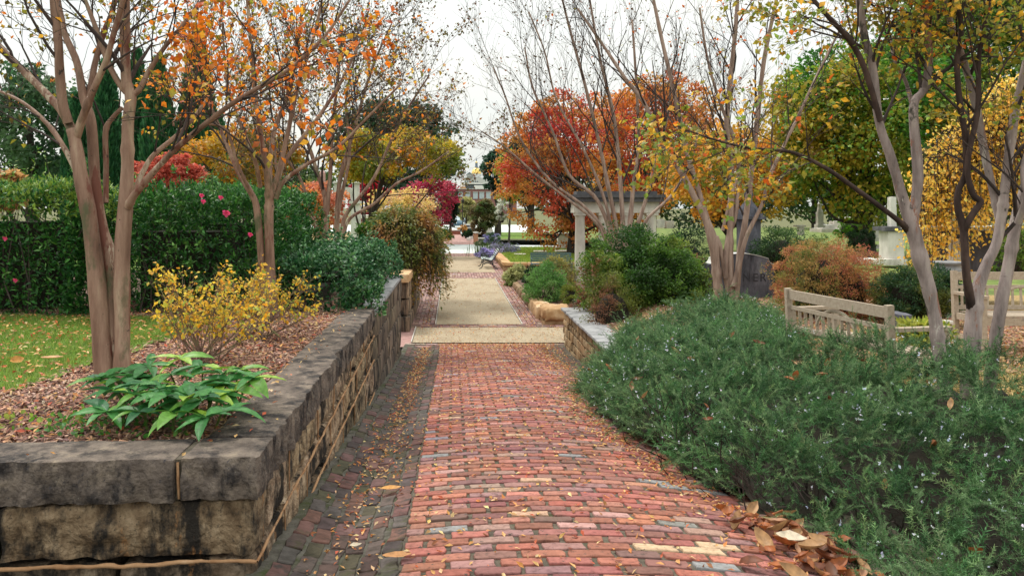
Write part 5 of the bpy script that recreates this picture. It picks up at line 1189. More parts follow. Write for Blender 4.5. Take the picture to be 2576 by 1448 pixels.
lay('fallen_leaf', orl2, -.42, 5.35, float(gutter_z(-.42, 5.35)) + .03, .3, .1, 1.0, 'larger orange leaf in the gutter, upper of the two big ones', 'leaf')
lay('fallen_leaf', orl, -3.15, 6.25, 1.69, .2, .1, 1.1, 'pale orange oval leaf lying on the small lawn', 'leaf')
lay('fallen_leaf', orl2, -3.35, 6.1, 1.70, 1.4, .9, 1.0, 'bright orange leaf standing up on the small lawn', 'leaf')
lay('fallen_leaf', pale, -3.62, 5.7, 1.69, .1, .1, .7, 'pale leaf at the left edge of the lawn', 'leaf')

# ------------------------------------------------------------ small fallen leaves, mulch, grass
FL_PAL = [(.62, .36, .13), (.55, .24, .07), (.45, .10, .05), (.66, .46, .24), (.34, .13, .05), (.56, .14, .05)]
FL_W = [4, 3, 1.4, 3, 2, 1]
def strew(geo, X, Y, Z, rng, size, pal=FL_PAL, w=FL_W, lift=.008, tilt=.35):
    n = len(X); d = np.stack([rng.normal(size=n), rng.normal(size=n), rng.normal(size=n) * tilt], -1)
    tv, tf = [(-.5, 0, 0), (-.1, .24, .10), (-.1, -.24, .12), (.5, 0, .05), (0, 0, -.02)], LEAF_F
    scatter(geo, tv, tf, np.stack([X, Y, np.asarray(Z) + lift], -1), frames(d, rng.uniform(-.5, .5, n)), size * rng.uniform(.55, 1.3, n), pick(pal, w, rng, n, .2))
g = Geo(); n = 2600; Y = 3.4 + 13 * rng.random(n) ** .9; X = rng.uniform(-.26, 1.8, n); strew(g, X, Y, path_z(X, Y), rng, .04)
n = 1100; Y = 16.4 - 5.5 * rng.random(n) ** 1.8; X = rng.uniform(-.26, 2.1, n); strew(g, X, Y, path_z(X, Y), rng, .042)
n = 1300; Y = rng.uniform(3.6, 12, n); X = np.interp(Y, XL_Y, XL_X) - np.abs(rng.normal(size=n)) * .14 + .08; strew(g, X, Y, path_z(X, Y), rng, .038)
n = 700; Y = 16.45 - np.abs(rng.normal(size=n)) * .8; X = rng.uniform(-.3, 2.2, n); strew(g, X, Y, np.maximum(path_z(X, Y), .02), rng, .045)
n = 500; Y = rng.uniform(12.5, 16.4, n); X = 1.85 + rng.normal(size=n) * .14; strew(g, X, Y, path_z(X, Y) , rng, .045)
n = 900; Y = rng.uniform(16.6, 19.4, n); X = rng.uniform(-.8, 3.5, n); strew(g, X, Y, np.full(n, .022), rng, .045)
n = 700; Y = rng.uniform(19.5, 32, n); X = np.where(rng.random(n) < .7, 1.95 + rng.normal(size=n) * .14, -.62 + rng.normal(size=n) * .06); strew(g, X, Y, np.full(n, .03), rng, .055)
n = 260; Y = rng.uniform(19.5, 32, n); X = rng.uniform(-.4, 1.7, n); strew(g, X, Y, np.full(n, .03), rng, .05)
g.out('fallen_leaves', M['deadleaf'], pathobj, kind='stuff')
g = Geo(); n = 2000; Y = 3.6 + 12.7 * rng.random(n) ** .8; X = -.56 + rng.normal(size=n) * (.07 + .07 * (Y < 8)); X = np.clip(X, -.92, -.27); strew(g, X, Y, gutter_z(X, Y), rng, .034)
g.out('fallen_leaves', M['deadleaf'], gutobj, kind='stuff')
# a few leaves along the stone caps
g = Geo(); n = 90; Y = rng.uniform(3.95, 9.3, n); X = -1.24 + np.abs(rng.normal(size=n)) * .1; X = np.minimum(X, -.97); strew(g, X, Y, np.full(n, 1.694), rng, .036)
n = 8; strew(g, rng.uniform(-3, -1.0, n), rng.uniform(3.75, 3.85, n), np.full(n, 1.694), rng, .036)
g.out('fallen_leaves', M['deadleaf'], w1, kind='stuff')
mulch = bpy.data.objects['mulch_bed']; lawn = bpy.data.objects['lawn']
CHP = [(.30, .16, .115), (.42, .24, .17), (.20, .10, .075), (.55, .38, .29), (.36, .15, .09), (.48, .29, .16), (.25, .15, .13)]
def chips(parent, X, Y, zf, size, rng, pal=CHP, w=[4, 4, 3, 2.2, 2, 2, 2]):
    g = Geo(); n = len(X); d = np.stack([rng.normal(size=n), rng.normal(size=n), rng.normal(size=n) * .35], -1)
    tv = [(-.5, -.14, 0), (.5, -.11, .02), (.46, .13, 0), (-.42, .12, .03), (0, 0, .10)]; tf = [(0, 1, 4), (1, 2, 4), (2, 3, 4), (3, 0, 4)]
    scatter(g, tv, tf, np.stack([X, Y, zf(X, Y) + rng.uniform(.0, .022, n)], -1), frames(d, rng.uniform(-.6, .6, n)), size * rng.uniform(.4, 1.5, n), pick(pal, w, rng, n, .25))
    return g.out('bark_chips', M['chip'], parent, kind='stuff')
n = 60000; X = rng.uniform(-5.5, -1.22, n); Y = 3.6 + 6.7 * rng.random(n) ** 1.15; ok = ~lawn_mask(X + .05 * rng.normal(size=n), Y) & (Y > 4.13 + FRONT * (X + .93)); X, Y = X[ok], Y[ok]
chips(mulch, X, Y, left_z, .042, rng)
g = Geo(); n = 1500; X = rng.uniform(-4.5, -1.25, n); Y = rng.uniform(4.15, 9.2, n); ok = ~lawn_mask(X, Y); strew(g, X[ok], Y[ok], left_z(X[ok], Y[ok]), rng, .045, lift=.03)
g.out('fallen_leaves', M['deadleaf'], mulch, kind='stuff')
# lawn blades and leaves
def blades(parent, X, Y, Z, h, rng, pal=[(.10, .20, .025), (.17, .28, .04), (.26, .33, .07), (.34, .32, .10)], w=[3, 4, 2, 1], wd=.05):
    n = len(X); g = Geo(); d = np.stack([rng.normal(size=n) * .5, rng.normal(size=n) * .5, np.ones(n)], -1)
    tv = [(0, -wd, 0), (0, wd, 0), (.6, 0, .06), (1, 0, .2)]; tv = [(0, -wd, 0), (0, wd, 0), (1, 0, .25)]
    scatter(g, tv, [(0, 1, 2)], np.stack([X, Y, Z], -1), frames(d, rng.uniform(-3, 3, n), (1, .1, 0)), h * rng.uniform(.5, 1.4, n), pick(pal, w, rng, n, .25)); return g.out('grass', M['leaf'], parent, kind='stuff')
n = 120000; X = rng.uniform(-8.5, -2.3, n); Y = rng.uniform(5.3, 8.8, n); ok = lawn_mask(X + .04 * rng.normal(size=n), Y + .04 * rng.normal(size=n)) & (X > -(Y * .62 + .3)); X, Y = X[ok], Y[ok]
blades(lawn, X, Y, left_z(X, Y) + .008, .045, rng)
g = Geo(); n = 1900; X = rng.uniform(-6, -2.4, n); Y = rng.uniform(5.4, 8.7, n); ok = lawn_mask(X, Y); strew(g, X[ok], Y[ok], left_z(X[ok], Y[ok]) + .03, rng, .05)
g.out('fallen_leaves', M['deadleaf'], lawn, kind='stuff')
ter = bpy.data.objects['terrace']
g = Geo(); n = 9000; X = rng.uniform(3.2, 9, n); Y = rng.uniform(4.5, 13, n); strew(g, X, Y, right_z(X, Y), rng, .055); g.out('fallen_leaves', M['deadleaf'], ter, kind='stuff')
n = 26000; X = rng.uniform(2.5, 9.5, n); Y = rng.uniform(8.5, 15.8, n); chips(ter, X, Y, right_z, .06, rng)
n = 30000; X = rng.uniform(3.0, 8, n); Y = rng.uniform(4.5, 9.0, n); blades(ter, X, Y, right_z(X, Y), .05, rng, pal=[(.30, .26, .08), (.36, .30, .12), (.22, .25, .05)], w=[2, 2, 1])
rl = bpy.data.objects['raised_lawn']; n = 30000; X = rng.uniform(2.6, 9, n); Y = rng.uniform(35.8, 49, n); blades(rl, X, Y, X * 0 + .41, .10, rng, wd=.12, pal=[(.16, .26, .03), (.25, .34, .05), (.34, .36, .08)], w=[2, 3, 1])
fb = bpy.data.objects['flower_bed']; n = 7000; X = rng.uniform(2.4, 4.8, n); Y = rng.uniform(19.6, 24, n); chips(fb, X, Y, lambda X, Y: .27 + .15 * sstep(2.5, 5, X), .07, rng)
gc = bpy.data.objects['grass_corner']; n = 4000; X = rng.uniform(2.1, 3.5, n); Y = rng.uniform(28.6, 32, n); blades(gc, X, Y, .10 + .22 * sstep(2.0, 2.8, X), .10, rng, wd=.1)
ll = bpy.data.objects['left_lawn']; n = 6000; X = rng.uniform(-4, -1.45, n); Y = rng.uniform(19, 24, n); blades(ll, X, Y, 1.22 - .02 * (Y - 19), .08, rng, wd=.1)

# ------------------------------------------------------------ broad-leaved plant at the wall corner
hb = thing('hellebore_plant', 'big glossy green hellebore with whorls of broad drooping leaves at the wall corner', 'plant', (-1.65, 4.5, 1.66))
def hleaf(seed, tint):
    r = np.random.default_rng(seed); nu = 8; V = []; dr = r.uniform(.35, .9); fold = r.uniform(.25, .5); tw_ = r.uniform(-.25, .25)
    for i in range(nu + 1):
        t = i / nu; wd = .15 * math.sin(math.pi * t ** .72) ** .85 if 0 < t < 1 else .004
        th = dr * t; x = math.sin(th) / dr if dr > .01 else t; z = (math.cos(th) - 1) / dr
        for j in (-1, -.5, 0, .5, 1): V.append((x, j * wd + tw_ * t * t * .3, z + abs(j) * wd * fold + (.012 if abs(j) == 1 and i % 2 else 0)))
    Q = [(i * 5 + j, (i + 1) * 5 + j, (i + 1) * 5 + j + 1, i * 5 + j + 1) for i in range(nu) for j in range(4)]
    return mesh_data('leaf', np.array(V), [np.array(Q)], M['gloss'], tint, smooth=True)
HC = [(.045, .18, .05), (.07, .24, .06), (.035, .14, .055), (.13, .30, .05), (.26, .42, .05)]
hm = [hleaf(400 + k, np.array(HC[[0, 1, 0, 2, 1, 3, 0, 4, 2, 1][k]])) for k in range(10)]
WH = [(430, 958, 4.75, 8, 0), (376, 934, 4.95, 7, 0), (508, 936, 4.9, 8, 0), (560, 955, 4.75, 6, 0), (305, 990, 4.75, 7, 0), (282, 1032, 4.5, 8, 1), (398, 1036, 4.4, 8, 0), (507, 1058, 4.28, 9, 1), (577, 975, 4.6, 7, 0), (636, 966, 4.62, 7, 2), (461, 1000, 4.5, 7, 0), (340, 1062, 4.4, 5, 1), (600, 1010, 4.5, 4, 2), (350, 965, 4.85, 6, 0), (455, 915, 5.05, 6, 2), (400, 990, 4.6, 6, 0), (540, 1000, 4.5, 6, 0), (250, 1005, 4.75, 6, 1), (480, 1025, 4.35, 6, 0), (330, 1015, 4.55, 6, 0), (420, 1010, 4.3, 7, 0), (545, 1040, 4.4, 6, 1), (265, 975, 4.85, 6, 1), (500, 985, 4.5, 6, 0), (370, 1000, 4.65, 6, 0), (610, 945, 4.85, 6, 2), (440, 1085, 4.2, 7, 1), (520, 1095, 4.14, 7, 1), (350, 1085, 4.25, 7, 0), (580, 1050, 4.25, 5, 1), (270, 1070, 4.26, 6, 0)]
sg = Geo()
for (px, py, Y, n, lim) in WH:
    c = W(px, py, Y); c[2] = max(c[2], 1.80 if Y > 4.27 else 1.745) + .035; b = np.array([c[0] * .75 - .42, Y + .12, 1.64]); sg.tube(smooth_line([b, (b + c) / 2 + np.array([0, 0, .05]), c], 7), np.linspace(.008, .004, 7), n=5, tint=(.18, .26, .08))
    a0 = rng.uniform(0, 6.3)
    for k in range(n):
        a = a0 + k * 2 * math.pi / n + rng.uniform(-.25, .25); pit = rng.uniform(-.15, .45); L = rng.uniform(.15, .225)
        me = hm[rng.choice([7, 5, 9, 5])] if (lim == 2 or (lim == 1 and rng.random() < .4)) else hm[rng.integers(0, 10) if rng.random() < .5 else rng.choice([0, 1, 2, 4, 6])]
        o = bpy.data.objects.new('leaf', me); COL.objects.link(o); o.parent = hb
        o.location = tuple(c - world_loc(hb)); o.rotation_euler = (rng.uniform(-.35, .35), -pit, a); o.scale = (L, L * rng.uniform(.9, 1.3), L)
sg.out('stems', M['leaf'], hb, kind='stuff')
g = Geo(); n = 260; P = np.stack([rng.uniform(-2.2, -1.35, n), rng.uniform(4.15, 4.5, n), rng.uniform(1.66, 1.74, n)], -1); scatter(g, ROUND_V, ROUND_F, P, frames(rand_dirs(n, rng, .4), rng.uniform(-1, 1, n)), .028 * rng.uniform(.6, 1.3, n), pick([(.05, .17, .03), (.10, .24, .04)], [2, 1], rng, n))
wc = thing('clover_patch', 'small weedy clover leaves in front of the hellebore stems', 'plant', (-1.8, 4.3, 1.66)); g.out('foliage', M['leaf'], wc, kind='stuff')
g = Geo(); n = 120; P = np.stack([rng.uniform(-2.9, -2.05, n), rng.uniform(4.2, 4.6, n), rng.uniform(1.67, 1.72, n)], -1); scatter(g, ROUND_V, ROUND_F, P, frames(rand_dirs(n, rng, .4), rng.uniform(-1, 1, n)), .035 * rng.uniform(.6, 1.3, n), pick([(.12, .28, .03), (.26, .34, .05), (.5, .2, .06)], [2, 2, .6], rng, n))
wc = thing('weed_patch', 'yellow-green seedling weeds in the mulch at the left edge of the bed', 'plant', (-2.5, 4.35, 1.66)); g.out('foliage', M['leaf'], wc, kind='stuff')

# ------------------------------------------------------------ rose bushes turning yellow
def rose(label, bx, by, Y, px0, px1, pt, seed, ns=20):
    r = np.random.default_rng(seed); b = W(bx, by, Y); root = thing('rose_bush', label, 'shrub', b); tub = Geo(); tips = []; main = Geo()
    for k in range(ns):
        e = W(r.uniform(px0 + 10, px1 - 10), pt + r.uniform(5, 130), Y + r.uniform(-.35, .45)); s = b + r.normal(size=3) * np.array([.07, .07, 0])
        P = smooth_line([s, s * .6 + e * .4 + np.array([(e[0] - s[0]) * .15, 0, .02]) + r.normal(size=3) * .03, e], 10); Rr = np.linspace(.0075, .0025, 10) * r.uniform(.7, 1.2)
        main.tube(P, Rr, n=5, cap=False); sprout(P, Rr, r, tub, tips, [.20, .12], [7, 4], 0, .35, .35, .9, None, .0014)
    main.out('stems', M['rosestem'], root, smooth=True, kind='stuff'); tub.out('branches', M['rosestem'], root, kind='stuff')
    g = Geo(); zc = W(bx, pt + 115, Y)[2]
    leaves_on(g, tips, r, 2.2, .04, [(.78, .52, .05), (.72, .38, .03), (.58, .50, .07), (.32, .40, .06)], [4, 2.6, 2, 1.4], WIDE_V, WIDE_F, off=.012, keep=lambda p: p[2] > zc - .16)
    g.out('foliage', M['leaf'], root, kind='stuff')
M['rosestem'] = stonemat('rose_stem', [(.3, (.10, .07, .05)), (.5, (.20, .13, .10)), (.7, (.20, .24, .09))], scale=9, bump=.1)
rose('rose bush with yellow-orange leaves and bare twiggy stems in the mulch, nearer one', 512, 912, 6.2, 385, 690, 682, 501, 24)
rose('rose bush with yellow leaves behind the nearer one, beside the slender crape myrtle', 655, 850, 7.3, 545, 800, 655, 502, 17)

# ------------------------------------------------------------ columned tomb
t = thing('columned_tomb', 'white stone tomb with round columns and dark flat roof, half hidden by stems', 'tomb', (5.6, 27, .3))
for px in (1459, 1518, 1577, 1638):
    X = (px - VX) * 27 / F; g = Geo(); z0 = .28; g.lathe((X, 27, z0), [(.22, 0), (.22, .10), (.19, .12), (.185, .2), (.178, 1.1), (.158, 2.22), (.165, 2.24), (.165, 2.27), (.195, 2.31), (.195, 2.33)], 20)
    c_ = g.out('column', M['lime'], t, smooth=True)
    Geo().box(X - .20, X + .20, 26.8, 27.2, z0 + 2.33, z0 + 2.41).out('capital', M['lime'], c_)
Xa, Xb = (1441 - VX) * 27 / F, (1656 - VX) * 27 / F
Geo().box(Xa, Xb, 26.78, 27.5, 2.692, 2.86).out('architrave', M['lime'], t)
Geo().box(Xa + .015, Xb - .015, 26.80, 27.48, 2.862, 3.06).out('frieze', M['lime'], t)
Geo().box(Xa - .12, Xb + .10, 26.62, 27.6, 3.062, 3.20).out('cornice', M['roofslab'], t)
Geo().box(Xa - .17, Xb + .14, 26.56, 27.65, 3.202, 3.30).out('roof_slab', M['roofslab'], t)
Geo().box(Xa + .1, Xb - .1, 26.75, 27.5, 3.302, 3.42).out('roof_block', M['roofslab'], t)
Geo().box(Xa - .1, Xb + .1, 26.6, 27.8, .2, .30).out('base', M['lime'], t)
def letters(txt, x, y, z, size, parent, mat, ext=.004, name='lettering'):
    c = bpy.data.curves.new('lettering', 'FONT'); c.body = txt; c.size = size; c.extrude = ext; c.align_x = 'CENTER'; c.align_y = 'CENTER'; c.space_character = 1.25
    o = bpy.data.objects.new('tmp', c); COL.objects.link(o); bpy.context.view_layer.update()
    me = bpy.data.meshes.new_from_object(o.evaluated_get(bpy.context.evaluated_depsgraph_get())); bpy.data.objects.remove(o)
    me.materials.clear(); me.materials.append(mat); q = bpy.data.objects.new(name, me); COL.objects.link(q); q.parent = parent
    q.location = tuple(np.array([x, y, z]) - world_loc(parent)); q.rotation_euler = (math.pi / 2, 0, 0); return q
letters('H  A', (1549 - VX) * 27 / F, 26.79, 2.96, .15, t, M['roofslab'])

# ------------------------------------------------------------ family gravestone
t = thing('gravestone', 'dark weathered family gravestone with shouldered curved top lettered TURNER, behind pale tree stems', 'gravestone', (5.62, 15.6, .95))
x0, x1, zb, zs, zt = 4.98, 6.27, 1.06, 1.76, 1.95; prof = [(x0, zb), (x1, zb), (x1 - .005, zs)]
for k in range(5): a = k / 4 * math.pi / 2; prof.append((x1 - .005 - .11 * math.sin(a), zs + .11 * (1 - math.cos(a))))
for k in range(1, 12): u = k / 12; prof.append((x1 - .12 - u * (x1 - x0 - .24), zs + .115 + .095 * math.sin(math.pi * u)))
for k in range(5): a = (1 - k / 4) * math.pi / 2; prof.append((x0 + .005 + .11 * math.sin(a), zs + .11 * (1 - math.cos(a))))
prof = np.array(prof); n = len(prof)
def extr(prof, y0, y1, mat, name, parent, bev=0):
    n = len(prof); V = np.concatenate([np.stack([prof[:, 0], np.full(n, y), prof[:, 1]], -1) for y in (y0, y1)]); i = AR(n); j = (i + 1) % n
    bm_f = [tuple(int(v) for v in AR(n)), tuple(int(v) for v in AR(n)[::-1] + n)] + [(int(a), int(a) + n, int(b) + n, int(b)) for a, b in zip(i, j)]
    me = bpy.data.meshes.new(name); me.from_pydata([tuple(v - world_loc(parent)) for v in V], [], bm_f); me.materials.append(mat)
    o = bpy.data.objects.new(name, me); COL.objects.link(o); o.parent = parent; return o
slab = extr(prof, 15.5, 15.82, M['darkgranite'], 'slab', t)
tp = prof[3:-1]; extr(np.concatenate([tp + [0, .012], tp[::-1] + [0, .002]]), 15.49, 15.83, M['paleedge'], 'top_edge', slab)
letters('TURNER', 5.62, 15.497, 1.50, .225, slab, M['inkgroove'])
block('base', 4.85, 6.4, 15.4, 15.95, .80, 1.055, M['darkgranite'], t, 610, amp=.01, res=.15)
t = thing('footstone', 'small square dark footstone in front of the family gravestone', 'gravestone', (5.65, 14.6, .9)); block('slab', 5.48, 5.84, 14.4, 14.75, .78, 1.10, M['darkgranite'], t, 612, amp=.01, res=.08)
t = thing('grave_marker', 'tiny rounded white marker at the end of the flagstone coping', 'marker', (2.8, 16.4, .8)); g = Geo(); g.lathe((2.85, 16.4, .72), [(.09, 0), (.085, .18), (.06, .24), (.01, .27)], 12); g.out('stone', M['marble'], t, smooth=True); g = Geo(); g.box(2.76, 2.94, 16.3, 16.5, .66, .72); g.out('base', M['marble'], t)
# ------------------------------------------------------------ dark monument behind
t = thing('monument', 'tall dark monument with a moulded cap and finial rising behind the family gravestone', 'monument', (7.85, 21, .85)); X = (1883 - VX) * 21 / F
g = Geo(); g.box(X - .36, X + .36, 20.64, 21.36, .75, 1.15); g.out('base', M['darkgranite'], t)
g = Geo(); g.box(X - .235, X + .235, 20.77, 21.23, 1.153, 2.56); g.out('shaft', M['darkgranite'], t)
g = Geo(); g.box(X - .33, X + .33, 20.68, 21.32, 2.563, 2.64); g.box(X - .28, X + .28, 20.73, 21.27, 2.643, 2.72); g.out('cap', M['darkgranite'], t)
g = Geo(); g.lathe((X, 21, 2.722), [(.26, 0), (.25, .1), (.17, .22), (.10, .30), (.09, .40), (.12, .46), (.10, .6), (.05, .75), (.01, .85)], 14); g.out('finial', M['darkgranite'], t, smooth=True)

# ------------------------------------------------------------ weathered wooden benches
def bench(label, o2, u, n_, L, gz, H=.92, seat=.43, dep=.52, slats=15):
    """o2 near back post foot; u along the bench; n_ facing direction"""
    root = thing('garden_bench', label, 'bench', (o2[0], o2[1], gz), None); u = np.array([*u, 0.]); n_ = np.array([*n_, 0.]); o0 = np.array([o2[0], o2[1], gz]); z = np.array([0, 0, 1.])
    def b(name, a, c, w, h): return Geo().bar(a, c, w, h).out(name, M['teak'], root)
    def rb(name, s0, d0, z0, s1, d1, z1, w, h): return b(name, o0 + u * s0 + n_ * d0 + z * z0, o0 + u * s1 + n_ * d1 + z * z1, w, h)
    for s in (0, L): rb('back_post', s, 0, 0, s, -.05, H, .06, .06); rb('front_leg', s, dep, 0, s, dep, .66, .06, .06); rb('armrest', s, -.02, .68, s, dep + .05, .68, .08, .035); rb('seat_rail', s, .03, seat - .04, s, dep - .03, seat - .04, .035, .08); rb('stretcher', s, .03, .14, s, dep - .03, .14, .035, .05)
    rb('top_rail', .035, -.045, H - .07, L - .035, -.045, H - .065, .03, .10); rb('middle_rail', .035, -.035, H - .21, L - .035, -.035, H - .20, .025, .04); rb('lower_rail', .035, -.02, seat + .06, L - .035, -.02, seat + .06, .03, .05)
    rb('front_rail', .035, dep, seat - .05, L - .035, dep, seat - .05, .03, .09)
    for k in range(slats):
        s = .09 + (L - .18) * k / (slats - 1); rb('back_slat', s, -.022, seat + .083, s, -.034, H - .224, .028, .014)
    for k in range(6): rb('seat_slat', -.0 + .035, .05 + k * .087, seat + .012, L - .035, .05 + k * .087, seat + .012, .068, .02)
    g = Geo(); a = np.linspace(.15, math.pi - .15, 12); c = o0 + u * L / 2 - n_ * .028; 
    g.tube([c + u * math.cos(q) * .30 + z * (seat + .10 + math.sin(q) * .22) for q in a], .018, n=6); g.out('arch', M['teak'], root)
    return root
uA = np.array([3.67 - 3.94, 8.6 - 7.1]); LA = np.linalg.norm(uA); uA /= LA
bench('weathered wooden bench seen from behind, sticking out above the rosemary', (3.94, 7.1), uA, (uA[1], -uA[0]), LA, 1.10, H=.90)
bench('weathered wooden slatted bench facing the camera behind the grey trunks at right', (6.46, 10.2), (1, 0), (0, -1), 1.7, 1.10, H=.96)

# ------------------------------------------------------------ slatted iron benches by the gravel path
t = thing('slat_bench', 'curved pale-slatted bench with dark scrolled iron ends beside the gravel path, seen end-on', 'bench', (1.8, 37, 0))
pf = smooth_line([(1.37, .44), (1.45, .485), (1.62, .45), (1.80, .42), (1.90, .52), (2.02, .70), (2.16, .90)], 60)
for Ye in (37.0, 38.6):
    g = Geo(); g.tube([(p[0], Ye, p[1] - .03) for p in pf[::4]], .022, n=6); g.out('side_frame', M['iron'], t)
    for nm, pl in (('leg', [(1.42, .44), (1.40, .25), (1.34, .08), (1.22, .02)]), ('leg', [(1.84, .40), (1.88, .2), (1.98, .06), (2.10, .02)]), ('brace', [(1.40, .22), (1.62, .30), (1.86, .2)]), ('armrest', [(1.42, .46), (1.40, .62), (1.55, .68), (1.95, .66)])):
        Geo().tube([(a, Ye, b) for a, b in smooth_line(np.array(pl), 8)], .02, n=6).out(nm, M['iron'], t, smooth=True)
for k in range(15):
    p = pf[2 + k * 4]; q = pf[min(59, 3 + k * 4)]; d = unit(np.array([q[0] - p[0], q[1] - p[1]])) * .021
    g = Geo(); g.add([(p[0] + s * d[0] - d[1] * e_ * .3, y, p[1] + s * d[1] + d[0] * e_ * .3 + .01) for y in (36.96, 38.64) for s in (-1, 1) for e_ in (0, 1)], Q=[[0, 2, 6, 4], [1, 5, 7, 3], [0, 1, 3, 2], [4, 6, 7, 5], [0, 4, 5, 1], [2, 3, 7, 6]]); g.out('slat', M['slatpale'], t)
t = thing('slat_bench', 'blue-green slatted bench standing against the low lawn wall behind the flower bed', 'bench', (4.3, 34.6, 0))
for k in range(5): Geo().box(3.42, 5.2, 34.86 + .02 * k, 34.89 + .02 * k, .50 + .082 * k, .56 + .082 * k).out('back_slat', M['bluegreen'], t)
for k in range(5): Geo().box(3.42, 5.2, 34.38 + .092 * k, 34.45 + .092 * k, .42, .445).out('seat_slat', M['bluegreen'], t)
for x in (3.44, 4.31, 5.18):
    Geo().bar((x, 34.82, 0), (x, 34.99, .88), .04, .05).out('leg', M['bluegreen'], t); Geo().bar((x, 34.40, 0), (x, 34.42, .415), .04, .05).out('leg', M['bluegreen'], t); Geo().bar((x, 34.38, .398), (x, 34.86, .398), .04, .035).out('seat_support', M['bluegreen'], t)
    if x != 4.31: Geo().bar((x, 34.42, .64), (x, 34.93, .64), .05, .03).out('armrest', M['bluegreen'], t)

# ------------------------------------------------------------ stonework across the cemetery
def stone(name, label, cat, parts, group=None):
    """parts: (part name, px0, px1, ptop, pbottom, Y, depth, material)"""
    p = parts[0]; c = W((p[1] + p[2]) / 2, p[4], p[5]); t = thing(name, label, cat, c, group)
    for q in parts:
        a, b = W(q[1], q[4], q[5]), W(q[2], q[3], q[5]); block(q[0], a[0], b[0], q[5], q[5] + q[6], a[2], b[2], M[q[7]], t, 700 + int(q[1]) % 89, amp=.012, rough=(1, 1, 1, 1, .5), res=(b[0] - a[0]) / 6 + .02, maxn=8, pillow=.006)
    return t
t = stone('stone_arch', 'tall white weathered stone arch monument behind the fan-shaped crape myrtle', 'monument', [('pier', 838, 861, 513, 610, 34, .5, 'marble'), ('pier', 882, 905, 513, 610, 34, .5, 'marble'), ('moulding', 834, 865, 505, 512.7, 33.9, .7, 'marble'), ('moulding', 878, 909, 505, 512.7, 33.9, .7, 'marble'), ('block', 840, 856, 462, 504.7, 34, .5, 'marble'), ('block', 886, 902, 462, 504.7, 34, .5, 'marble'), ('cap', 838, 858, 456, 461.7, 33.9, .6, 'marble'), ('cap', 884, 904, 456, 461.7, 33.9, .6, 'marble')])
c = W(871.5, 504, 34.05); g = Geo(); r0, r1 = 11 * 34 / F, 26 * 34 / F; a = np.linspace(0, math.pi, 15)
V = [(c[0] + r * math.cos(q), y, c[2] + r * math.sin(q) * s) for y in (34.05, 34.45) for (r, s) in ((r0, 1.25), (r1, 1.3)) for q in a]; Q = []
for k in range(14): Q += [(k, k + 1, 16 + k, 15 + k), (30 + k, 45 + k, 46 + k, 31 + k), (k, 30 + k, 31 + k, k + 1), (15 + k, 16 + k, 46 + k, 45 + k)]
g.add(V, Q=Q); g.out('arch_ring', M['marble'], t)
stone('mausoleum', 'low white roofed tomb beside the stone arch', 'tomb', [('wall', 912, 945, 550, 585, 38, 1.0, 'marble'), ('roof', 904, 952, 541, 549.5, 37.8, 1.4, 'whitewall')])
t = thing('obelisk', 'slim pink granite obelisk behind the fan-shaped crape myrtle, left of the stone arch', 'monument', tuple(W(811, 600, 40)))
c = W(811, 600, 40); g = Geo(); zt = W(811, 425, 40)[2]; V = []
for z_, r_w in ((c[2], .20), (zt - .2, .13), (zt, .01)): V += [(c[0] - r_w, 40 - r_w, z_), (c[0] + r_w, 40 - r_w, z_), (c[0] + r_w, 40 + r_w, z_), (c[0] - r_w, 40 + r_w, z_)]
g.add(V, Q=[(i * 4 + j, i * 4 + (j + 1) % 4, i * 4 + 4 + (j + 1) % 4, i * 4 + 4 + j) for i in range(2) for j in range(4)]); g.out('shaft', M['pinkstone'] if 'pinkstone' in M else M['redbrickwall'], t)
t = thing('statue', 'small pale draped statue on a tall slim pedestal on the far right lawn', 'statue', tuple(W(2062, 572, 34)))
c = W(2062, 572, 34); g = Geo(); g.box(c[0] - .16, c[0] + .16, 33.84, 34.16, c[2], c[2] + .12); g.out('base', M['marble'], t); g = Geo(); g.box(c[0] - .115, c[0] + .115, 33.89, 34.11, c[2] + .122, c[2] + .66); g.out('pedestal', M['marble'], t)
g = Geo(); g.lathe((c[0], 34, c[2] + .662), [(.12, 0), (.105, .08), (.085, .18), (.07, .25), (.085, .31), (.09, .35), (.04, .385), (.028, .395), (.045, .42), (.045, .45), (.03, .475), (.002, .49)], 12); g.tube([(c[0] + .08, 34, c[2] + 1.0), (c[0] + .11, 33.93, c[2] + .92), (c[0] + .03, 33.9, c[2] + .9)], [.025, .02, .015], n=6); g.out('figure', M['marble'], t, smooth=True)
stone('pedestal', 'white stepped pedestal monument on the far lawn, right of the lime green shrub', 'monument', [('step', 2186, 2224, 597, 607, 33.6, .9, 'marble'), ('die', 2189, 2211, 560, 596.7, 33.8, .35, 'marble'), ('shaft', 2193, 2208, 532, 559.7, 33.9, .22, 'marble')])
stone('ledger_stone', 'flat white ledger stone lying on the bright grass before the white pedestal', 'gravestone', [('slab', 2190, 2214, 619, 626, 30, .5, 'marble')])
stone('ledger_stone', 'smaller flat white marker right of the first ledger on the bright grass', 'gravestone', [('slab', 2222, 2236, 616, 621, 30.5, .5, 'marble')])
t = stone('tomb_monument', 'grey tapering tomb monument with sloped cap partly veiled by yellow leaves', 'monument', [('plinth', 2226, 2284, 652, 668, 24.8, .8, 'lime'), ('die', 2234, 2276, 582, 651.7, 25, .55, 'lime'), ('sloped_cap', 2226, 2284, 570, 581.7, 24.9, .75, 'roofslab'), ('shaft', 2241, 2256, 495, 569.7, 25.1, .22, 'marble')])
stone('stone_steps', 'low pale stone steps beside the statue pedestal', 'steps', [('step', 2066, 2128, 575, 585, 36, 1.2, 'lime'), ('step', 2070, 2100, 565, 574.7, 36.2, .9, 'marble'), ('wall', 2098, 2130, 556, 574.7, 36.6, .5, 'lime')])
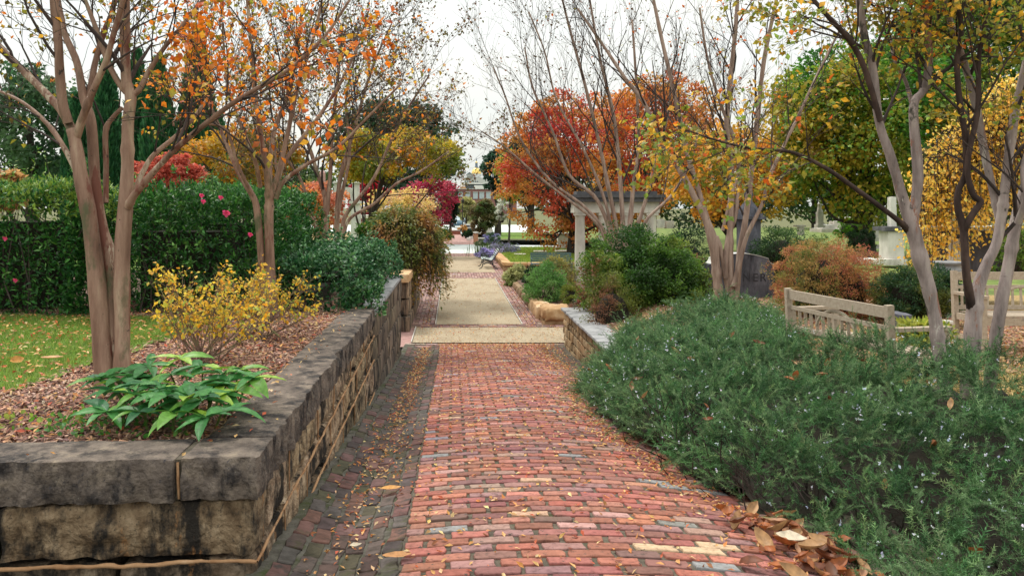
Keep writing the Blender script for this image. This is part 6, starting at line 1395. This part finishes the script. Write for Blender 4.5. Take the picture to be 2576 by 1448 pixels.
stone('sarcophagus', 'grey-white sarcophagus behind the lime green shrub', 'tomb', [('chest', 2153, 2183, 551, 564, 37, .8, 'lime'), ('lid', 2150, 2186, 546, 550.7, 36.9, 1.0, 'marble')])
stone('pedestal', 'small squat stone pedestal left of the statue', 'monument', [('cap', 2006, 2029, 566, 571, 32, .4, 'lime'), ('shaft', 2011, 2024, 571.3, 592, 32.05, .25, 'lime')])
stone('stone_kerb', 'dull red kerb across the far lawn below the flat ledger stones', 'kerb', [('kerb', 2150, 2240, 634, 646, 26.5, .3, 'redbrickwall')])
stone('grave_slab', 'white pebbled grave slab beyond the rusty red abelia', 'grave', [('slab', 2172, 2228, 652, 664, 24, .9, 'marble')])
stone('gravestone', 'pale upright stone seen between the right column and the crape myrtle stems', 'gravestone', [('slab', 1652, 1672, 552, 572, 40, .4, 'marble')])
stone('gravestone', 'wide pale upright stone right of the columned tomb', 'gravestone', [('slab', 1676, 1696, 556, 574, 42, .4, 'lime')])
stone('gravestone', 'white stone seen between the columns of the tomb', 'gravestone', [('slab', 1606, 1622, 540, 558, 44, .4, 'marble')])
stone('gravestone', 'pale tomb with moulded base on the raised lawn left of the columned tomb', 'tomb', [('die', 1404, 1444, 590, 620, 46.8, .6, 'lime'), ('cap', 1401, 1447, 586, 589.7, 46.7, .8, 'marble'), ('base', 1397, 1450, 620.3, 627, 46.6, 1.0, 'lime')])
stone('ledger_stone', 'flat grey ledger at the left of the raised lawn', 'gravestone', [('slab', 1295, 1324, 638.5, 641.5, 41, .6, 'lime')])
stone('ledger_stone', 'second flat grey ledger toward the middle of the raised lawn', 'gravestone', [('slab', 1345, 1376, 631.5, 635.5, 43, .8, 'lime')])
stone('ledger_stone', 'large flat grey ledger behind the blue-green bench', 'gravestone', [('slab', 1400, 1446, 631, 636, 43, 1.0, 'lime')])
stone('tomb', 'large dark block tomb with white top behind the yellow weeping tree', 'tomb', [('body', 2396, 2600, 581, 690, 14.4, 1.0, 'darkgranite'), ('lid', 2360, 2620, 570, 580.7, 14.3, 1.2, 'marble'), ('side_pier', 2398, 2424, 600, 690, 14.2, .18, 'lime')])
t = thing('stone_urn', 'wide grey stone urn with rolled rim on a pedestal left of the front-facing bench', 'urn', tuple(W(2386, 760, 12.8)))
c = W(2386, 656, 12.8); g = Geo(); g.lathe((c[0], 12.8, c[2] - .34), [(.07, 0), (.09, .03), (.06, .07), (.12, .12), (.20, .17), (.205, .21), (.165, .25), (.18, .28), (.215, .30), (.215, .33), (.18, .335), (.15, .28)], 24); g.out('bowl', M['greycap'], t, smooth=True)
block('pedestal', c[0] - .16, c[0] + .16, 12.64, 12.96, 1.0, c[2] - .342, M['greycap'], t, 630, amp=.004, res=.15)
stone('grave_marker', 'low dark grey stone at the near end of the wooden bench, above the rosemary', 'marker', [('stone', 2262, 2298, 790, 830, 8.6, .3, 'darkgranite')])
stone('stone_kerb', 'low white stone kerb in the mulch between the two wooden benches', 'kerb', [('kerb', 2296, 2400, 806, 816, 9.2, .12, 'marble')])
shrub('bright yellow-green lily leaves between the wooden benches', 2330, 808, 862, 130, 8.2, 152, [(.20, .30, .04), (.38, .38, .06), (.10, .2, .03)], .09, 50, 30, 'lily_clump', hull=False, cat='plant', depth=.25)

# ------------------------------------------------------------ beyond the road
t = stone('brick_pier', 'orange brick gate pier with pale cap at the edge of the far drive', 'pier', [('pier', 1191.5, 1202.5, 587, 613, 63.8, .38, 'brickpier' if 'brickpier' in M else 'sandstone'), ('cap', 1190.5, 1203.5, 583, 586.7, 63.7, .5, 'marble')])
stone('brick_wall', 'low red brick wall with pale coping closing the end of the far drive', 'wall', [('wall', 1116, 1159, 580, 591, 84, .3, 'redbrickwall'), ('coping', 1115, 1160, 577.7, 579.8, 83.9, .5, 'lime')])
stone('garden_wall', 'dark low stone wall along the left side of the far drive', 'wall', [('wall', 1088, 1113, 581, 596, 72, 8, 'roofslab'), ('coping', 1087, 1114, 578.5, 580.8, 71.9, 8.2, 'lime')])
stone('garden_wall', 'white coped low wall in front of the far bright lawn, right of the gate pier', 'wall', [('wall', 1204, 1250, 601, 609, 62.6, .3, 'roofslab'), ('coping', 1203, 1252, 598.2, 600.8, 62.5, .5, 'marble')])
stone('stepped_tomb', 'pale upright tomb with stepped base on the far bright lawn', 'tomb', [('die', 1213, 1238, 562, 576, 76, .6, 'marble'), ('cap', 1212, 1239, 559, 561.7, 75.9, .8, 'marble'), ('step', 1213, 1224, 579.3, 583, 75.4, .8, 'marble'), ('base', 1210, 1241, 583.3, 588, 75.2, 1.4, 'marble'), ('step', 1222, 1240, 576.3, 583, 75.8, .8, 'lime')])
stone('tomb', 'long dark layered tomb with pale top at the head of the far drive', 'tomb', [('top', 1166, 1198, 564, 566.5, 90, 1.2, 'marble'), ('slab', 1167, 1197, 566.8, 571.5, 90.1, 1.0, 'darkgranite'), ('slab', 1166.5, 1197.5, 572, 574, 90.0, 1.1, 'lime'), ('slab', 1167, 1197, 574.3, 579, 90.1, 1.0, 'darkgranite'), ('base', 1165, 1199, 579.3, 583, 89.9, 1.3, 'lime')])
stone('statue', 'small white figure-like finial stone right of the long dark tomb', 'monument', [('figure', 1199, 1203, 565, 583, 88, .3, 'marble')])
stone('steps', 'pale stone blocks beside the gate pier', 'blocks', [('block', 1180, 1190, 595, 602, 68, .5, 'marble'), ('block', 1174, 1184, 598, 605, 67, .5, 'marble')])
t = thing('lamp_post', 'slim dark lamp post beside the parked cars beyond the drive', 'lamp post', (1.05, 84.5, .1)); Geo().tube([(1.05, 84.5, .1), (1.05, 84.5, 3.4)], .05, n=8).out('pole', M['dark'], t); g = Geo(); g.lathe((1.05, 84.5, 3.4), [(.06, 0), (.14, .08), (.16, .3), (.05, .38), (.01, .45)], 10); g.out('lantern', M['dark'], t)
t = thing('fence', 'thin black railing in front of the car park', 'fence', (0, 85.5, .1))
for k in range(7): Geo().tube([(-.3 + k * .22, 85.6, .1), (-.3 + k * .22, 85.6, 1.15)], .014, n=5).out('post', M['dark'], t)
Geo().bar((-.35, 85.6, 1.1), (1.07, 85.6, 1.1), .03, .03).out('rail', M['dark'], t)
def car(label, x, y, rz, mat):
    t = thing('parked_car', label, 'car', (x, y, .06)); 
    sec = [(-2.1, .45, .62), (-2.0, .35, .85), (-1.2, .3, .95), (-.6, .3, 1.42), (.6, .3, 1.46), (1.35, .3, 1.0), (2.0, .35, .92), (2.12, .45, .65)]
    V = []
    for s, zb_, zt_ in sec:
        w_ = .86 if abs(s) < 1.6 else .78; wt = .86 if zt_ < 1.1 else .66
        V += [(-w_, s, zb_), (-w_, s, min(zt_, .95)), (-wt, s, zt_), (wt, s, zt_), (w_, s, min(zt_, .95)), (w_, s, zb_)]
    V = np.array(V); c, s_ = math.cos(rz), math.sin(rz); V = np.stack([x + V[:, 0] * c - V[:, 1] * s_, y + V[:, 0] * s_ + V[:, 1] * c, V[:, 2] + .06], -1)
    Q = [(i * 6 + j, i * 6 + (j + 1) % 6, i * 6 + 6 + (j + 1) % 6, i * 6 + 6 + j) for i in range(7) for j in range(6)]
    g = Geo(); g.add(V, Q=Q); g.add(V[:6], Q=[(0, 1, 4, 5), (1, 2, 3, 4)]); g.add(V[-6:], Q=[(0, 5, 4, 1), (1, 4, 3, 2)]); g.out('body', mat, t)
    def lp(p): return np.array([x + p[0] * c - p[1] * s_, y + p[0] * s_ + p[1] * c, p[2] + .06])
    g = Geo(); g.add([lp((-.70, -1.12, 1.0)), lp((.70, -1.12, 1.0)), lp((.60, -.68, 1.36)), lp((-.60, -.68, 1.36))], Q=[(0, 1, 2, 3)]); g.V[-1] = g.V[-1] + np.array([0, -.03, .03]); g.out('windscreen', M['glassfar'], t)
    for sx in (-1, 1):
        for sy in (-1.3, 1.3): Geo().tube([lp((sx * .70, sy, .32)), lp((sx * .88, sy, .32))], .32, n=14).out('wheel', M['dark'], t)
        g = Geo(); a_ = lp((sx * .58, -2.11, .68)); g.box(a_[0] - .14, a_[0] + .14, a_[1] - .03, a_[1] + .02, a_[2] - .07, a_[2] + .07); g.out('headlight', M['white'], t)
car('blue-grey parked car nearer the railing in the far car park', 1.0, 112, .0, M['carblue']); car('maroon parked car left of the blue-grey one in the far car park', -.9, 116, .1, M['carred']); car('pale blue parked car farthest back in the car park', .6, 124, 0, M['glassfar'])

# ------------------------------------------------------------ skyline
def box_px(g, px0, px1, pt, pb, Y, dep): a, b = W(px0, pb, Y), W(px1, pt, Y); return g.box(a[0], b[0], Y, Y + dep, a[2], b[2])
t = thing('brick_building', 'long dull red brick building with pale windows below the domed capitol', 'building', (10, 300, 0))
box_px(Geo(), 1100, 1300, 476, 545, 300, 30).out('wall', M['brickfar'], t); box_px(Geo(), 1098, 1302, 474.6, 475.9, 299.5, 31).out('parapet', M['palewall'], t)
for a in (1122, 1140, 1152, 1171, 1190, 1206, 1223, 1240, 1257): f = box_px(Geo(), a, a + 12, 483, 500, 299.7, .5).out('window', M['glassfar'], t); box_px(Geo(), a - .8, a + 12.8, 482, 482.8, 299.4, .8).out('lintel', M['palewall'], f)
t = thing('office_block', 'modern block with slate-blue cladding and white roof line, between the brick building and the capitol', 'building', (25, 420, 0))
box_px(Geo(), 1170, 1260, 463, 530, 420, 30).out('wall', M['slate'], t); box_px(Geo(), 1166, 1262, 460, 462.8, 418, 34).out('roof', M['whitewall'], t); box_px(Geo(), 1158, 1170, 463.2, 475, 419, 20).out('white_wing', M['whitewall'], t); box_px(Geo(), 1158, 1172, 470, 478, 417, 3).out('orange_panel', M['sandstone2'] if 'sandstone2' in M else M['sandstone'], t); box_px(Geo(), 1193, 1218, 466, 478, 417, 3).out('white_panel', M['whitewall'], t)
t = thing('capitol_building', 'grey stone capitol with pedimented wing, gold dome and dark lantern tower on the skyline', 'building', (46, 1500, 0)); Yc = 1500
box_px(Geo(), 1168, 1228, 447, 540, Yc, 60).out('main_block', M['palewall'], t)
wg = box_px(Geo(), 1174, 1188, 438.5, 446.8, Yc - 3, 50).out('wing', M['palewall'], t)
a, b, c = W(1173, 438.5, Yc - 4), W(1189, 438.5, Yc - 4), W(1181, 432.5, Yc - 4); g = Geo(); g.add([a, b, c, a + [0, 55, 0], b + [0, 55, 0], c + [0, 55, 0]], T=[(0, 1, 2), (3, 5, 4)], Q=[(0, 2, 5, 3), (1, 4, 5, 2), (0, 3, 4, 1)]); g.out('pediment', M['slate'], wg)
for k in range(7): box_px(Geo(), 1170 + k * 5, 1172.2 + k * 5, 455, 458.5, Yc - .6, 1).out('window', M['slate'], t)
for k in range(4): box_px(Geo(), 1176 + k * 3, 1177.3 + k * 3, 442, 445, Yc - 3.6, 1).out('window', M['slate'], wg)
cx = (1199.5 - VX) * Yc / F; zz = lambda py: EYE - (py - VY) * Yc / F
g = Geo(); g.lathe((cx, Yc + 25, zz(447)), [(9.6, 0), (9.6, zz(437) - zz(447)), (10.2, zz(436) - zz(447))], 24); g.out('drum', M['palewall'], t)
g = Geo(); hd = zz(420) - zz(436); g.lathe((cx, Yc + 25, zz(436)), [(9.4 * math.cos(q), hd * math.sin(q)) for q in np.linspace(0, 1.3, 10)], 28); g.out('dome', M['gold'], t, smooth=True)
g = Geo(); g.lathe((cx, Yc + 25, zz(420.6)), [(3.7, 0), (3.7, 1.6), (2.5, 2.0), (2.3, zz(408) - zz(420)), (2.8, zz(407) - zz(420)), (0.1, zz(407) - zz(420) + .1)], 12); g.out('lantern', M['slate'], t)
g = Geo(); g.lathe((cx, Yc + 25, zz(407.5)), [(2.3, 0), (1.6, 1.8), (.5, 2.9), (.3, 3.2)], 12); g.out('lantern_cap', M['gold'], t, smooth=True)
g = Geo(); g.lathe((cx, Yc + 25, zz(404)), [(.6, 0), (.8, 1.5), (.9, 3.2), (.6, 4.6), (.7, 5.3), (.1, 6.2)], 8); g.out('statue', M['slate'], t)
t = thing('radio_mast', 'tall lattice radio mast with antenna rising left of the capitol dome', 'mast', ((1136 - VX) * .3, 600, 0)); Ym = 600; g = Geo(); cxm = (1137 - VX) * Ym / F
hts_ = np.linspace(0, EYE - (268 - VY) * Ym / F, 17); wd_ = np.interp(hts_, [0, hts_[-1]], [3.9, 1.1])
legs = [(1, 0), (-.5, .87), (-.5, -.87)]
for lx, ly in legs: g.tube([(cxm + lx * w_, Ym + ly * w_, h_) for h_, w_ in zip(hts_, wd_)], .22, n=5)
g.out('leg', M['steel'], t); g = Geo()
for k in range(16):
    for q in range(3):
        a, b = legs[q], legs[(q + 1) % 3]; g.bar((cxm + a[0] * wd_[k], Ym + a[1] * wd_[k], hts_[k]), (cxm + b[0] * wd_[k + 1], Ym + b[1] * wd_[k + 1], hts_[k + 1]), .12, .12); g.bar((cxm + b[0] * wd_[k], Ym + b[1] * wd_[k], hts_[k]), (cxm + a[0] * wd_[k + 1], Ym + a[1] * wd_[k + 1], hts_[k + 1]), .12, .12)
        g.bar((cxm + a[0] * wd_[k + 1], Ym + a[1] * wd_[k + 1], hts_[k + 1]), (cxm + b[0] * wd_[k + 1], Ym + b[1] * wd_[k + 1], hts_[k + 1]), .12, .12)
g.out('bracing', M['steel'], t, kind='stuff'); Geo().tube([(cxm, Ym, hts_[-1]), (cxm, Ym, hts_[-1] + 12.5)], .16, n=6).out('antenna', M['steel'], t)
for k, pz in enumerate((418.5, 437)):
    a, b = W(1080, pz + 3, 240), W(1330, pz, 250); P = smooth_line([a, (a + b) / 2 - np.array([0, 0, .3]), b], 12); o = Geo().tube(P, .03, n=4).out('overhead_wire', M['steel']); tag(o, ('upper' if k == 0 else 'lower') + ' thin overhead wire crossing the sky before the gold dome', 'wire')
